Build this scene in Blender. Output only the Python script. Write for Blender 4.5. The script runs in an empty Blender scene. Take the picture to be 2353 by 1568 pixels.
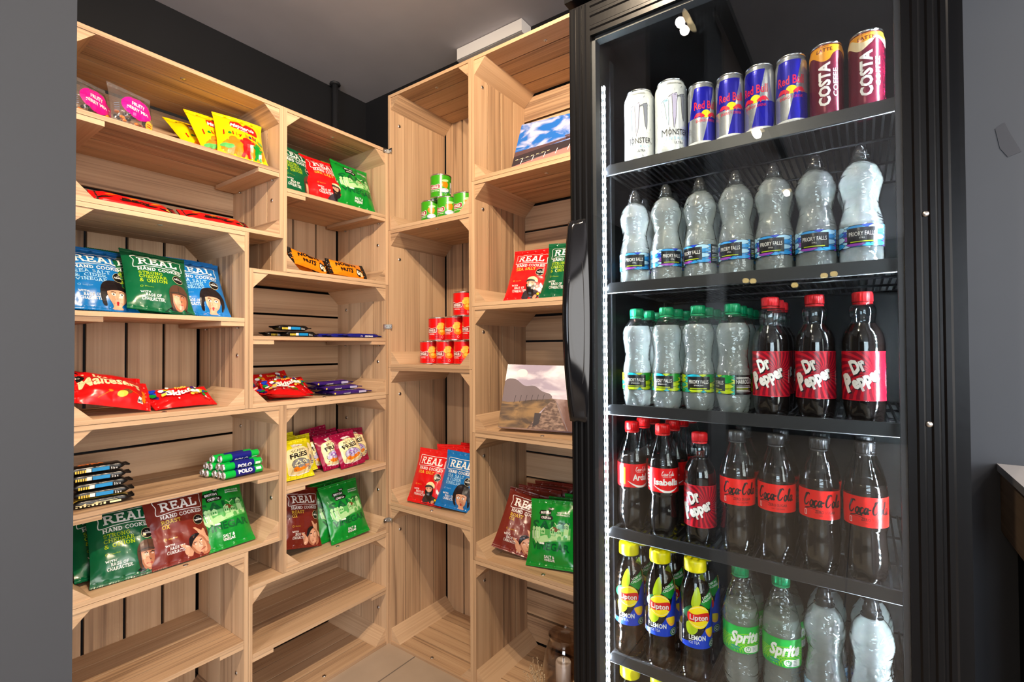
import bpy, math, random
from mathutils import Vector, Matrix, Euler, noise
from mathutils.geometry import tessellate_polygon

scene = bpy.context.scene
COL = scene.collection
PI = math.pi

# ------------------------------------------------------------------ camera
YAW, PITCH, ROLL = 0.6217, 0.0147, -0.0053
fw = Vector((math.cos(PITCH) * math.cos(YAW), math.cos(PITCH) * math.sin(YAW), math.sin(PITCH)))
rt = Vector((math.sin(YAW), -math.cos(YAW), 0))
up = rt.cross(fw)
cr = rt * math.cos(ROLL) + up * math.sin(ROLL)
cu = -rt * math.sin(ROLL) + up * math.cos(ROLL)
cam_data = bpy.data.cameras.new('camera')
cam = bpy.data.objects.new('camera', cam_data)
COL.objects.link(cam)
cam.matrix_world = Matrix(((cr.x, cu.x, -fw.x, 0), (cr.y, cu.y, -fw.y, 0), (cr.z, cu.z, -fw.z, 1.0666), (0, 0, 0, 1)))
cam_data.sensor_width = 36.0
cam_data.lens = 1125.7 / 2353 * 36.0
cam_data.clip_start = 0.02
scene.camera = cam

# ------------------------------------------------------------------ world, daylight, exposure
world = bpy.data.worlds.new('world')
scene.world = world
world.use_nodes = True
wbg = world.node_tree.nodes['Background']
wbg.inputs[0].default_value = (0.78, 0.86, 1.0, 1)
wbg.inputs[1].default_value = 1.5
vs = scene.view_settings
vs.view_transform = 'Standard'
vs.look = 'None'
vs.exposure = 0.0
vs.gamma = 1.0
vs.use_curve_mapping = False
cy = scene.cycles
cy.use_denoising = True
cy.max_bounces = 9
cy.diffuse_bounces = 4
cy.glossy_bounces = 4
cy.transmission_bounces = 6
cy.transparent_max_bounces = 28
cy.caustics_reflective = False
cy.caustics_refractive = False
cy.sample_clamp_indirect = 6.0
cy.sample_clamp_direct = 0.0


def area_light(name, loc, target, sx, sy, power, color):
    d = bpy.data.lights.new(name, 'AREA')
    d.shape = 'RECTANGLE'
    d.size, d.size_y, d.energy, d.color = sx, sy, power, color
    o = bpy.data.objects.new(name, d)
    COL.objects.link(o)
    o.location = loc
    o.rotation_euler = (Vector(target) - Vector(loc)).to_track_quat('-Z', 'Y').to_euler()
    return o


def spot_light(name, loc, target, power, color, angle, blend, radius=0.03):
    d = bpy.data.lights.new(name, 'SPOT')
    d.energy, d.color = power, color
    d.spot_size, d.spot_blend, d.shadow_soft_size = math.radians(angle), blend, radius
    o = bpy.data.objects.new(name, d)
    COL.objects.link(o)
    o.location = loc
    o.rotation_euler = (Vector(target) - Vector(loc)).to_track_quat('-Z', 'Y').to_euler()
    return o


# daylight coming in through the shop window behind the camera, to its right
area_light('window_daylight', (-4.8, -1.75, 1.35), (2.0, -0.6, 1.0), 2.3, 1.8, 150, (0.82, 0.90, 1.0))
# frontal fill for the back crates, added behind the camera; its window is made up
area_light('side_fill_light', (-0.35, -2.86, 1.30), (0.3, 2.0, 1.15), 2.2, 1.6, 88, (1.0, 0.95, 0.90))

# ------------------------------------------------------------------ mesh builder


class MB:
    def __init__(s):
        s.v, s.f, s.m, s.uv, s.sm, s.mats = [], [], [], [], [], []

    def mi(s, m):
        if m not in s.mats:
            s.mats.append(m)
        return s.mats.index(m)

    def vert(s, p):
        s.v.append(tuple(p))
        return len(s.v) - 1

    def face(s, idx, m, uv=None, smooth=False):
        s.f.append(tuple(idx))
        s.m.append(s.mi(m))
        s.uv.append(uv)
        s.sm.append(smooth)

    def poly(s, pts, m, uv=None, smooth=False):
        s.face([s.vert(p) for p in pts], m, uv, smooth)

    def box(s, lo, hi, m, axis=None, k=None):
        x0, y0, z0 = lo
        x1, y1, z1 = hi
        p = [(x0, y0, z0), (x1, y0, z0), (x1, y1, z0), (x0, y1, z0), (x0, y0, z1), (x1, y0, z1), (x1, y1, z1), (x0, y1, z1)]
        ids = [s.vert(q) for q in p]
        if k is None:
            k = random.randint(0, 400)
        off = random.random() * 3
        for q, nax in (((0, 3, 2, 1), 2), ((4, 5, 6, 7), 2), ((0, 1, 5, 4), 1), ((2, 3, 7, 6), 1), ((1, 2, 6, 5), 0), ((3, 0, 4, 7), 0)):
            uv = None
            if axis is not None:
                others = [a for a in (0, 1, 2) if a != nax]
                if axis in others:
                    ua = axis
                    va = [a for a in others if a != axis][0]
                    uv = [(p[i][ua] + off, p[i][va] + 10 * k + 5 + nax * 0.37) for i in q]
                else:
                    uv = [(p[i][others[0]] * 0.2 + off, p[i][others[1]] + 10 * k + 5) for i in q]
            s.face([ids[i] for i in q], m, uv)

    def prism(s, pts, axis, lo, hi, m, wood=False, smooth=False):
        """pts: 2-D outline in the two other axes (order x,y,z without axis), extruded along axis"""
        def mk(p, t):
            q = list(p)
            q.insert(axis, t)
            return tuple(q)
        n = len(pts)
        a = [s.vert(mk(p, lo)) for p in pts]
        b = [s.vert(mk(p, hi)) for p in pts]
        k = random.randint(0, 400)
        off = random.random() * 3
        d = 0
        for i in range(n):
            j = (i + 1) % n
            L = math.hypot(pts[j][0] - pts[i][0], pts[j][1] - pts[i][1])
            uv = [(lo + off, d + 10 * k + 5), (lo + off, d + L + 10 * k + 5), (hi + off, d + L + 10 * k + 5), (hi + off, d + 10 * k + 5)] if wood else None
            s.face((a[i], a[j], b[j], b[i]), m, uv, smooth)
            d += L
        uvc = [(p[0] * .2 + off, p[1] + 10 * k + 5) for p in pts] if wood else None
        s.face(a[::-1], m, uvc[::-1] if uvc else None)
        s.face(b, m, uvc)

    def lathe(s, prof, n, m, smooth=True, cap0=True, cap1=True, cx=0.0, cy=0.0, z0=0.0, fn=None):
        rings = []
        for r, z in prof:
            ring = []
            for i in range(n):
                a = 2 * PI * i / n
                rr = r
                if fn:
                    rr = r + fn(a, z)
                ring.append(s.vert((cx + rr * math.cos(a), cy + rr * math.sin(a), z0 + z)))
            rings.append(ring)
        for a, b in zip(rings, rings[1:]):
            for i in range(n):
                j = (i + 1) % n
                s.face((a[i], a[j], b[j], b[i]), m, None, smooth)
        if cap0:
            s.face(rings[0][::-1], m)
        if cap1:
            s.face(rings[-1], m)

    def tube(s, path, r, n, m, smooth=True, caps=True, r1=None):
        path = [Vector(p) for p in path]
        rings = []
        prev = None
        for i, p in enumerate(path):
            t = (path[min(i + 1, len(path) - 1)] - path[max(i - 1, 0)]).normalized()
            a = prev if prev is not None else (Vector((0, 0, 1)) if abs(t.z) < .9 else Vector((1, 0, 0)))
            u = (a - t * a.dot(t)).normalized()
            w = t.cross(u)
            prev = u
            rr = r if r1 is None else r + (r1 - r) * i / (len(path) - 1)
            rings.append([s.vert(p + (u * math.cos(2 * PI * k / n) + w * math.sin(2 * PI * k / n)) * rr) for k in range(n)])
        for a, b in zip(rings, rings[1:]):
            for k in range(n):
                s.face((a[k], a[(k + 1) % n], b[(k + 1) % n], b[k]), m, None, smooth)
        if caps:
            s.face(rings[0][::-1], m)
            s.face(rings[-1], m)

    def grid(s, pts, m, smooth=True, flip=False):
        """pts[j][i] 2-D array of positions"""
        ids = [[s.vert(p) for p in row] for row in pts]
        for a, b in zip(ids, ids[1:]):
            for i in range(len(a) - 1):
                q = (a[i], a[i + 1], b[i + 1], b[i])
                s.face(q[::-1] if flip else q, m, None, smooth)
        return ids

    def sphere(s, c, r, m, nu=12, nv=8, sx=1, sy=1, sz=1):
        prof = [(math.sin(PI * (j + .5) / nv), -math.cos(PI * (j + .5) / nv)) for j in range(nv)]
        rings = []
        for q, z in prof:
            rings.append([s.vert((c[0] + r * sx * q * math.cos(2 * PI * i / nu), c[1] + r * sy * q * math.sin(2 * PI * i / nu), c[2] + r * sz * z)) for i in range(nu)])
        for a, b in zip(rings, rings[1:]):
            for i in range(nu):
                s.face((a[i], a[(i + 1) % nu], b[(i + 1) % nu], b[i]), m, None, True)
        s.face(rings[0][::-1], m, None, True)
        s.face(rings[-1], m, None, True)

    def mesh(s, name):
        me = bpy.data.meshes.new(name)
        me.from_pydata(s.v, [], s.f)
        for m in s.mats:
            me.materials.append(M[m])
        me.polygons.foreach_set('material_index', s.m)
        me.polygons.foreach_set('use_smooth', s.sm)
        if any(u is not None for u in s.uv):
            lay = me.uv_layers.new(name='UVMap')
            flat = []
            for f, u in zip(s.f, s.uv):
                for i in range(len(f)):
                    flat.extend(u[i] if u else (0.0, 0.0))
            lay.data.foreach_set('uv', flat)
        me.update()
        return me

    def build(s, name, parent=None, loc=(0, 0, 0), rot=(0, 0, 0)):
        o = bpy.data.objects.new(name, s.mesh(name))
        COL.objects.link(o)
        o.location = loc
        o.rotation_euler = rot
        if parent:
            o.parent = parent
        return o


def empty(name, loc=(0, 0, 0), rot=(0, 0, 0)):
    o = bpy.data.objects.new(name, None)
    o.empty_display_size = 0.05
    COL.objects.link(o)
    o.location = loc
    o.rotation_euler = rot
    return o


def tag(o, label, cat, group=None):
    o['label'] = label
    o['category'] = cat
    if group:
        o['group'] = group
    return o


def struct(o):
    o['kind'] = 'structure'
    return o


def kids(o):
    return [c for c in bpy.data.objects if c.parent == o]


KIDS = {}


def copy_tree(o, parent=None):
    """a copy of a thing with copies of its parts and sub-parts (mesh data shared)"""
    c = o.copy()
    COL.objects.link(c)
    c.parent = parent
    if o.name not in KIDS:
        KIDS[o.name] = kids(o)
    for ch in list(KIDS[o.name]):
        copy_tree(ch, c)
    return c


class Proto:
    """builds a thing the first time, copies it afterwards"""
    def __init__(s, fn):
        s.fn, s.o, s.used = fn, None, False

    def put(s, loc, rot, label, cat, group=None, scale=None, rest=None):
        if s.o is None:
            s.o = s.fn()
            KIDS[s.o.name] = kids(s.o)
            o = s.o
        else:
            o = copy_tree(s.o)
        o.location = loc
        o.rotation_mode = 'XYZ'
        o.rotation_euler = rot
        if scale:
            o.scale = scale
        tag(o, label, cat, group)
        if rest is not None:                     # set it down: lowest point just on the surface
            mw = Matrix.LocRotScale(Vector(loc), Euler(rot, 'XYZ'), None)
            lo = 1e9
            for q in [o] + KIDS.get(s.o.name, []):
                if q.type == 'MESH':
                    mq = mw if q == o else mw @ q.matrix_basis
                    row = mq[2]
                    lo = min(lo, min(row[0] * v.co.x + row[1] * v.co.y + row[2] * v.co.z + row[3] for v in q.data.vertices))
            o.location.z += rest - lo + .0004
        return o


# ------------------------------------------------------------------ materials
M = {}


def srgb(r, g, b):
    f = lambda c: (c / 255 / 12.92) if c / 255 <= 0.04045 else ((c / 255 + 0.055) / 1.055) ** 2.4
    return (f(r), f(g), f(b), 1)


def newmat(name):
    m = bpy.data.materials.new(name)
    m.use_nodes = True
    M[name] = m
    nt = m.node_tree
    nt.nodes.clear()
    out = nt.nodes.new('ShaderNodeOutputMaterial')
    return m, nt, out


def N(nt, typ, **kw):
    n = nt.nodes.new(typ)
    for k, v in kw.items():
        setattr(n, k, v)
    return n


def P(name, col, rough=0.5, metal=0.0, spec=0.5, coat=0.0, bump=0.0, bscale=80, var=0.0, emit=None):
    m, nt, out = newmat(name)
    b = N(nt, 'ShaderNodeBsdfPrincipled')
    b.inputs['Base Color'].default_value = col
    b.inputs['Roughness'].default_value = rough
    b.inputs['Metallic'].default_value = metal
    b.inputs['Specular IOR Level'].default_value = spec
    b.inputs['Coat Weight'].default_value = coat
    b.inputs['Coat Roughness'].default_value = 0.08
    if emit:
        b.inputs['Emission Color'].default_value = emit[0]
        b.inputs['Emission Strength'].default_value = emit[1]
    if bump or var:
        tc = N(nt, 'ShaderNodeTexCoord')
        nz = N(nt, 'ShaderNodeTexNoise')
        nz.inputs['Scale'].default_value = bscale
        nz.inputs['Detail'].default_value = 3
        nt.links.new(tc.outputs['Object'], nz.inputs['Vector'])
        if bump:
            bp = N(nt, 'ShaderNodeBump')
            bp.inputs['Strength'].default_value = bump
            bp.inputs['Distance'].default_value = 0.004
            nt.links.new(nz.outputs['Fac'], bp.inputs['Height'])
            nt.links.new(bp.outputs['Normal'], b.inputs['Normal'])
        if var:
            mx = N(nt, 'ShaderNodeMix', data_type='RGBA', blend_type='MULTIPLY')
            rmp = N(nt, 'ShaderNodeMapRange')
            rmp.inputs[1].default_value = 0.3
            rmp.inputs[2].default_value = 0.7
            rmp.inputs[3].default_value = 1 - var
            rmp.inputs[4].default_value = 1 + var
            mx.inputs[0].default_value = 1
            mx.inputs[6].default_value = col
            nt.links.new(nz.outputs['Fac'], rmp.inputs[0])
            nt.links.new(rmp.outputs[0], mx.inputs[7])
            nt.links.new(mx.outputs[2], b.inputs['Base Color'])
    nt.links.new(b.outputs[0], out.inputs[0])
    return m


def film(name, tint, milky=0.0, milk=(0.8, 0.85, 0.85, 1), rough=0.06, gloss=1.0, ior=1.45, bump=0.0, bscale=40):
    """clear plastic or glass: transparent, part milky, with a Fresnel gloss on top"""
    m, nt, out = newmat(name)
    tr = N(nt, 'ShaderNodeBsdfTransparent')
    tr.inputs[0].default_value = tint
    last = tr.outputs[0]
    if milky > 0:
        df = N(nt, 'ShaderNodeBsdfDiffuse')
        df.inputs[0].default_value = milk
        tl = N(nt, 'ShaderNodeBsdfTranslucent')
        tl.inputs[0].default_value = milk
        dm = N(nt, 'ShaderNodeMixShader')
        dm.inputs[0].default_value = 0.5
        nt.links.new(df.outputs[0], dm.inputs[1])
        nt.links.new(tl.outputs[0], dm.inputs[2])
        mx = N(nt, 'ShaderNodeMixShader')
        mx.inputs[0].default_value = milky
        nt.links.new(last, mx.inputs[1])
        nt.links.new(dm.outputs[0], mx.inputs[2])
        last = mx.outputs[0]
    gl = N(nt, 'ShaderNodeBsdfGlossy')
    gl.inputs['Roughness'].default_value = rough
    fr = N(nt, 'ShaderNodeFresnel')
    fr.inputs[0].default_value = ior
    mul = N(nt, 'ShaderNodeMath', operation='MULTIPLY')
    mul.inputs[1].default_value = gloss
    nt.links.new(fr.outputs[0], mul.inputs[0])
    # the back side of a face sees total internal reflection in the Fresnel node: use the front value on both sides
    geo = N(nt, 'ShaderNodeNewGeometry')
    mxi = N(nt, 'ShaderNodeMix', data_type='FLOAT')
    mxi.inputs[2].default_value = ior
    mxi.inputs[3].default_value = 1 / ior
    nt.links.new(geo.outputs['Backfacing'], mxi.inputs[0])
    nt.links.new(mxi.outputs[0], fr.inputs[0])
    if bump:
        tc = N(nt, 'ShaderNodeTexCoord')
        nz = N(nt, 'ShaderNodeTexNoise')
        mp = N(nt, 'ShaderNodeMapping')
        mp.inputs['Scale'].default_value = (1, 1, 2.2)
        nz.inputs['Scale'].default_value = bscale
        nz.inputs['Detail'].default_value = 1.5
        nz.inputs['Distortion'].default_value = 1.0
        bp = N(nt, 'ShaderNodeBump')
        bp.inputs['Strength'].default_value = bump
        bp.inputs['Distance'].default_value = 0.006
        nt.links.new(tc.outputs['Object'], mp.inputs[0])
        nt.links.new(mp.outputs[0], nz.inputs['Vector'])
        nt.links.new(nz.outputs['Fac'], bp.inputs['Height'])
        nt.links.new(bp.outputs['Normal'], gl.inputs['Normal'])
        nt.links.new(bp.outputs['Normal'], fr.inputs['Normal'])
    top = N(nt, 'ShaderNodeMixShader')
    nt.links.new(mul.outputs[0], top.inputs[0])
    nt.links.new(last, top.inputs[1])
    nt.links.new(gl.outputs[0], top.inputs[2])
    nt.links.new(top.outputs[0], out.inputs[0])
    return m


def emis(name, col, strength):
    m, nt, out = newmat(name)
    e = N(nt, 'ShaderNodeEmission')
    e.inputs[0].default_value = col
    e.inputs[1].default_value = strength
    nt.links.new(e.outputs[0], out.inputs[0])
    return m


def wood(name, light, mid, dark, grain=1.0, rough=0.55):
    m, nt, out = newmat(name)
    b = N(nt, 'ShaderNodeBsdfPrincipled')
    uv = N(nt, 'ShaderNodeUVMap')
    oi = N(nt, 'ShaderNodeObjectInfo')
    sep = N(nt, 'ShaderNodeSeparateXYZ')
    nt.links.new(uv.outputs[0], sep.inputs[0])
    rmul = N(nt, 'ShaderNodeMath', operation='MULTIPLY')
    rmul.inputs[1].default_value = 37.0
    nt.links.new(oi.outputs['Random'], rmul.inputs[0])
    uadd = N(nt, 'ShaderNodeMath', operation='ADD')
    nt.links.new(sep.outputs[0], uadd.inputs[0])
    nt.links.new(rmul.outputs[0], uadd.inputs[1])
    def scaled(su, sv):
        a = N(nt, 'ShaderNodeMath', operation='MULTIPLY')
        a.inputs[1].default_value = su
        nt.links.new(uadd.outputs[0], a.inputs[0])
        c = N(nt, 'ShaderNodeMath', operation='MULTIPLY')
        c.inputs[1].default_value = sv
        nt.links.new(sep.outputs[1], c.inputs[0])
        k = N(nt, 'ShaderNodeCombineXYZ')
        nt.links.new(a.outputs[0], k.inputs[0])
        nt.links.new(c.outputs[0], k.inputs[1])
        return k.outputs[0]
    n1 = N(nt, 'ShaderNodeTexNoise')            # fine streaks
    n1.inputs['Scale'].default_value = 1
    n1.inputs['Detail'].default_value = 4
    n1.inputs['Distortion'].default_value = 0.15
    nt.links.new(scaled(2.0, 210), n1.inputs['Vector'])
    n2 = N(nt, 'ShaderNodeTexNoise')            # broad figure
    n2.inputs['Scale'].default_value = 1
    n2.inputs['Detail'].default_value = 2
    n2.inputs['Distortion'].default_value = 0.45
    nt.links.new(scaled(1.3, 30), n2.inputs['Vector'])
    # tone of each plank
    fl = N(nt, 'ShaderNodeMath', operation='MULTIPLY')
    fl.inputs[1].default_value = 0.1
    nt.links.new(sep.outputs[1], fl.inputs[0])
    fl2 = N(nt, 'ShaderNodeMath', operation='FLOOR')
    nt.links.new(fl.outputs[0], fl2.inputs[0])
    fadd = N(nt, 'ShaderNodeMath', operation='ADD')
    nt.links.new(fl2.outputs[0], fadd.inputs[0])
    nt.links.new(rmul.outputs[0], fadd.inputs[1])
    wn = N(nt, 'ShaderNodeTexWhiteNoise', noise_dimensions='1D')
    nt.links.new(fadd.outputs[0], wn.inputs['W'])
    r1 = N(nt, 'ShaderNodeValToRGB')
    r1.color_ramp.elements[0].position = 0.30
    r1.color_ramp.elements[0].color = dark
    r1.color_ramp.elements[1].position = 0.62
    r1.color_ramp.elements[1].color = light
    e = r1.color_ramp.elements.new(0.44)
    e.color = mid
    s = N(nt, 'ShaderNodeMath', operation='MULTIPLY')
    s.inputs[1].default_value = 0.42 * grain
    nt.links.new(n1.outputs['Fac'], s.inputs[0])
    s2 = N(nt, 'ShaderNodeMath', operation='MULTIPLY')
    s2.inputs[1].default_value = 0.58
    nt.links.new(n2.outputs['Fac'], s2.inputs[0])
    sa = N(nt, 'ShaderNodeMath', operation='ADD')
    nt.links.new(s.outputs[0], sa.inputs[0])
    nt.links.new(s2.outputs[0], sa.inputs[1])
    tone = N(nt, 'ShaderNodeMath', operation='MULTIPLY_ADD')
    tone.inputs[1].default_value = 0.20
    tone.inputs[2].default_value = -0.10
    nt.links.new(wn.outputs['Value'], tone.inputs[0])
    sb = N(nt, 'ShaderNodeMath', operation='ADD')
    nt.links.new(sa.outputs[0], sb.inputs[0])
    nt.links.new(tone.outputs[0], sb.inputs[1])
    nt.links.new(sb.outputs[0], r1.inputs[0])
    nt.links.new(r1.outputs[0], b.inputs['Base Color'])
    b.inputs['Roughness'].default_value = rough
    b.inputs['Specular IOR Level'].default_value = 0.3
    bp = N(nt, 'ShaderNodeBump')
    bp.inputs['Strength'].default_value = 0.12
    bp.inputs['Distance'].default_value = 0.002
    nt.links.new(n1.outputs['Fac'], bp.inputs['Height'])
    nt.links.new(bp.outputs['Normal'], b.inputs['Normal'])
    nt.links.new(b.outputs[0], out.inputs[0])
    return m


wood('wood', (0.60, 0.405, 0.248, 1), (0.485, 0.312, 0.183, 1), (0.245, 0.147, 0.088, 1))
P('wall_paint', (0.0085, 0.0085, 0.0098, 1), 0.6, spec=0.25, var=0.12, bscale=3, bump=0.05)
P('ceiling_paint', (0.47, 0.455, 0.50, 1), 0.7, var=0.06, bscale=4, bump=0.06)
P('grey_paint', (0.060, 0.067, 0.080, 1), 0.6, var=0.05, bscale=3, bump=0.08)
P('nib_paint', (0.046, 0.048, 0.054, 1), 0.6, var=0.05, bscale=3, bump=0.08)
P('scuff', (0.040, 0.043, 0.053, 1), 0.6)
P('white_plastic', (0.72, 0.70, 0.70, 1), 0.4)
P('pipe_black', (0.018, 0.018, 0.02, 1), 0.4)
P('steel', (0.55, 0.54, 0.52, 1), 0.3, metal=1.0)
P('alu', (0.80, 0.80, 0.82, 1), 0.22, metal=1.0)
P('foil', (0.82, 0.82, 0.84, 1), 0.28, metal=1.0, bump=0.8, bscale=300)
P('fridge_black', (0.0035, 0.0035, 0.004, 1), 0.30, spec=0.15, bump=0.03, bscale=60)
P('fridge_inner', (0.014, 0.013, 0.0135, 1), 0.25, spec=0.2)
P('gloss_black', (0.005, 0.005, 0.006, 1), 0.08, spec=0.35)
P('rail_black', (0.022, 0.022, 0.024, 1), 0.3, spec=0.6)
P('rubber', (0.02, 0.02, 0.021, 1), 0.6)
P('spacer', (0.035, 0.036, 0.04, 1), 0.45, metal=0.3)
film('pane', (0.95, 0.965, 0.965, 1), rough=0.0, gloss=0.62, ior=1.5)
film('window_glass', (0.95, 0.97, 0.97, 1), rough=0.0, ior=1.5)
film('bottle_clear', (0.93, 0.95, 0.95, 1), rough=0.07, gloss=2.2, ior=1.5, bump=0.95, bscale=34)
film('bottle_smooth', (0.92, 0.94, 0.94, 1), rough=0.03, gloss=1.7, ior=1.5, bump=0.06, bscale=30)
film('water', (0.95, 0.97, 0.965, 1), milky=0.33, milk=(0.95, 0.98, 0.97, 1), rough=0.1, gloss=0.5, bump=0.5, bscale=45)
film('sparkling', (0.94, 0.965, 0.96, 1), milky=0.36, milk=(0.90, 0.95, 0.93, 1), rough=0.12, gloss=0.5, bump=0.35, bscale=30)
film('lemonade', (0.90, 0.92, 0.89, 1), milky=0.32, milk=(0.80, 0.83, 0.78, 1), rough=0.1, gloss=0.5)
film('tea', (0.55, 0.33, 0.20, 1), milky=0.10, milk=(0.22, 0.10, 0.05, 1), rough=0.1, gloss=0.6)
P('cola', (0.012, 0.008, 0.007, 1), 0.10, spec=0.5)
film('pouch_clear', (0.93, 0.92, 0.92, 1), milky=0.10, milk=(0.8, 0.78, 0.78, 1), rough=0.08, gloss=1.8, bump=0.5, bscale=25)
film('smoky_glass', (0.90, 0.85, 0.81, 1), rough=0.03, gloss=2.2, ior=1.5)
P('wax', (0.86, 0.83, 0.80, 1), 0.5, spec=0.3)
P('straw', (0.55, 0.40, 0.24, 1), 0.8, var=0.2, bscale=20)


def ink(name, rgb, rough=0.3, metal=0.0, coat=0.0):
    P(name, srgb(*rgb), rough, metal, 0.5, coat)


for nm, c in dict(white=(238, 236, 232), cream=(238, 222, 170), black=(14, 13, 14), red=(206, 14, 18), deepred=(150, 12, 22), crisp_red=(214, 16, 20),
                  crisp_blue=(8, 110, 184), crisp_green=(0, 88, 52), crisp_brown=(112, 34, 24), british_green=(4, 134, 40), dark_green=(0, 84, 40),
                  pale_green=(170, 214, 150), mid_green=(84, 170, 84), lime=(176, 200, 20), yellow=(248, 208, 6), sun=(255, 226, 20), orange=(240, 130, 14),
                  gold=(232, 196, 70), skin=(216, 160, 128), skin_dark=(176, 112, 82), hair=(26, 20, 24), leather=(84, 56, 44), lips=(170, 16, 28),
                  jumper=(56, 48, 56), purple=(58, 24, 96), dairy=(52, 26, 104), lilac=(150, 70, 180), navy=(22, 28, 120), blue=(20, 60, 190),
                  sky=(50, 150, 220), pale_blue=(170, 214, 240), cyan=(20, 170, 190), teal=(0, 150, 130), pink=(226, 20, 140), magenta=(150, 10, 60),
                  scampi=(216, 206, 20), bull_blue=(24, 22, 170), silver=(196, 198, 204), bull_red=(226, 24, 60), costa=(110, 14, 44), costa_gold=(240, 160, 30),
                  costa_cream=(238, 214, 170), monster_white=(226, 230, 234), monster_grey=(120, 124, 140), monster_lilac=(176, 170, 200), pepper=(128, 12, 34),
                  pepper_red=(196, 20, 40), coke_red=(222, 10, 16), zero_red=(228, 24, 18), cap_green=(0, 150, 92), cap_red=(214, 24, 32), tea_yellow=(240, 226, 0),
                  sprite_green=(0, 172, 60), sprite_lime=(130, 208, 20), peach=(250, 176, 60), brown=(120, 66, 30), pringle_green=(58, 160, 20), pringle_red=(222, 12, 14),
                  bar_blue=(20, 130, 190), rose=(226, 110, 150), grey=(120, 120, 122), dk_grey=(52, 50, 50), flame=(246, 120, 20)).items():
    ink(nm, c, 0.28, 0.0, 0.25 if nm.startswith(('crisp', 'british')) else 0.0)
P('cap_dark', (0.035, 0.032, 0.032, 1), 0.25)
film('cap_smoke', (0.30, 0.30, 0.31, 1), milky=0.55, milk=(0.10, 0.10, 0.105, 1), rough=0.15, gloss=2.0)
P('cap_grey', (0.045, 0.045, 0.048, 1), 0.22, spec=0.7)
for nm in ('monster_white', 'bull_blue', 'silver', 'costa'):
    b = [n for n in M[nm].node_tree.nodes if n.type == 'BSDF_PRINCIPLED'][0]
    b.inputs['Metallic'].default_value = 0.35 if nm != 'silver' else 0.75
    b.inputs['Roughness'].default_value = 0.25
for nm in ('crisp_red', 'crisp_blue', 'crisp_green', 'crisp_brown', 'british_green', 'yellow', 'red', 'scampi', 'magenta', 'black', 'purple', 'dairy', 'orange'):
    nt = M[nm].node_tree
    b = [n for n in nt.nodes if n.type == 'BSDF_PRINCIPLED'][0]
    tc = N(nt, 'ShaderNodeTexCoord')
    nz = N(nt, 'ShaderNodeTexNoise')
    nz.inputs['Scale'].default_value = 26
    nz.inputs['Detail'].default_value = 1.0
    nz.inputs['Distortion'].default_value = 0.8
    bp = N(nt, 'ShaderNodeBump')
    bp.inputs['Strength'].default_value = 0.35
    bp.inputs['Distance'].default_value = 0.008
    nt.links.new(tc.outputs['Object'], nz.inputs['Vector'])
    nt.links.new(nz.outputs['Fac'], bp.inputs['Height'])
    nt.links.new(bp.outputs['Normal'], b.inputs['Normal'])
emis('lamp_glow', (1.0, 0.72, 0.40, 1), 9)
emis('far_glow', (1.0, 0.70, 0.25, 1), 8)


def led_material():
    m, nt, out = newmat('led')
    e = N(nt, 'ShaderNodeEmission')
    e.inputs[0].default_value = (0.80, 0.90, 1.0, 1)
    tc = N(nt, 'ShaderNodeTexCoord')
    sp = N(nt, 'ShaderNodeSeparateXYZ')
    nt.links.new(tc.outputs['Object'], sp.inputs[0])
    a = N(nt, 'ShaderNodeMath', operation='MULTIPLY')
    a.inputs[1].default_value = 2 * PI / 0.0165
    nt.links.new(sp.outputs[2], a.inputs[0])
    c = N(nt, 'ShaderNodeMath', operation='SINE')
    nt.links.new(a.outputs[0], c.inputs[0])
    d = N(nt, 'ShaderNodeMapRange')
    d.inputs[1].default_value = 0.1
    d.inputs[2].default_value = 0.9
    d.inputs[3].default_value = 5
    d.inputs[4].default_value = 860
    nt.links.new(c.outputs[0], d.inputs[0])
    nt.links.new(d.outputs[0], e.inputs[1])
    nt.links.new(e.outputs[0], out.inputs[0])


led_material()


def floor_material():
    m, nt, out = newmat('floor_tile')
    b = N(nt, 'ShaderNodeBsdfPrincipled')
    tc = N(nt, 'ShaderNodeTexCoord')
    mp = N(nt, 'ShaderNodeMapping')
    mp.inputs['Location'].default_value = (-0.118, -0.075, 0)
    br = N(nt, 'ShaderNodeTexBrick')
    br.offset = 0.0
    br.inputs['Scale'].default_value = 1
    br.inputs['Brick Width'].default_value = 0.6
    br.inputs['Row Height'].default_value = 0.6
    br.inputs['Mortar Size'].default_value = 0.0025
    br.inputs['Color1'].default_value = (0.42, 0.33, 0.25, 1)
    br.inputs['Color2'].default_value = (0.45, 0.35, 0.265, 1)
    br.inputs['Mortar'].default_value = (0.16, 0.13, 0.11, 1)
    nz = N(nt, 'ShaderNodeTexNoise')
    nz.inputs['Scale'].default_value = 9
    nz.inputs['Detail'].default_value = 5
    mx = N(nt, 'ShaderNodeMix', data_type='RGBA', blend_type='MULTIPLY')
    mr = N(nt, 'ShaderNodeMapRange')
    mr.inputs[3].default_value = 0.85
    mr.inputs[4].default_value = 1.12
    nt.links.new(tc.outputs['Object'], mp.inputs[0])
    nt.links.new(mp.outputs[0], br.inputs['Vector'])
    nt.links.new(tc.outputs['Object'], nz.inputs['Vector'])
    nt.links.new(nz.outputs['Fac'], mr.inputs[0])
    mx.inputs[0].default_value = 1
    nt.links.new(br.outputs['Color'], mx.inputs[6])
    nt.links.new(mr.outputs[0], mx.inputs[7])
    nt.links.new(mx.outputs[2], b.inputs['Base Color'])
    b.inputs['Roughness'].default_value = 0.45
    nt.links.new(b.outputs[0], out.inputs[0])


floor_material()
random.seed(7)
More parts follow.
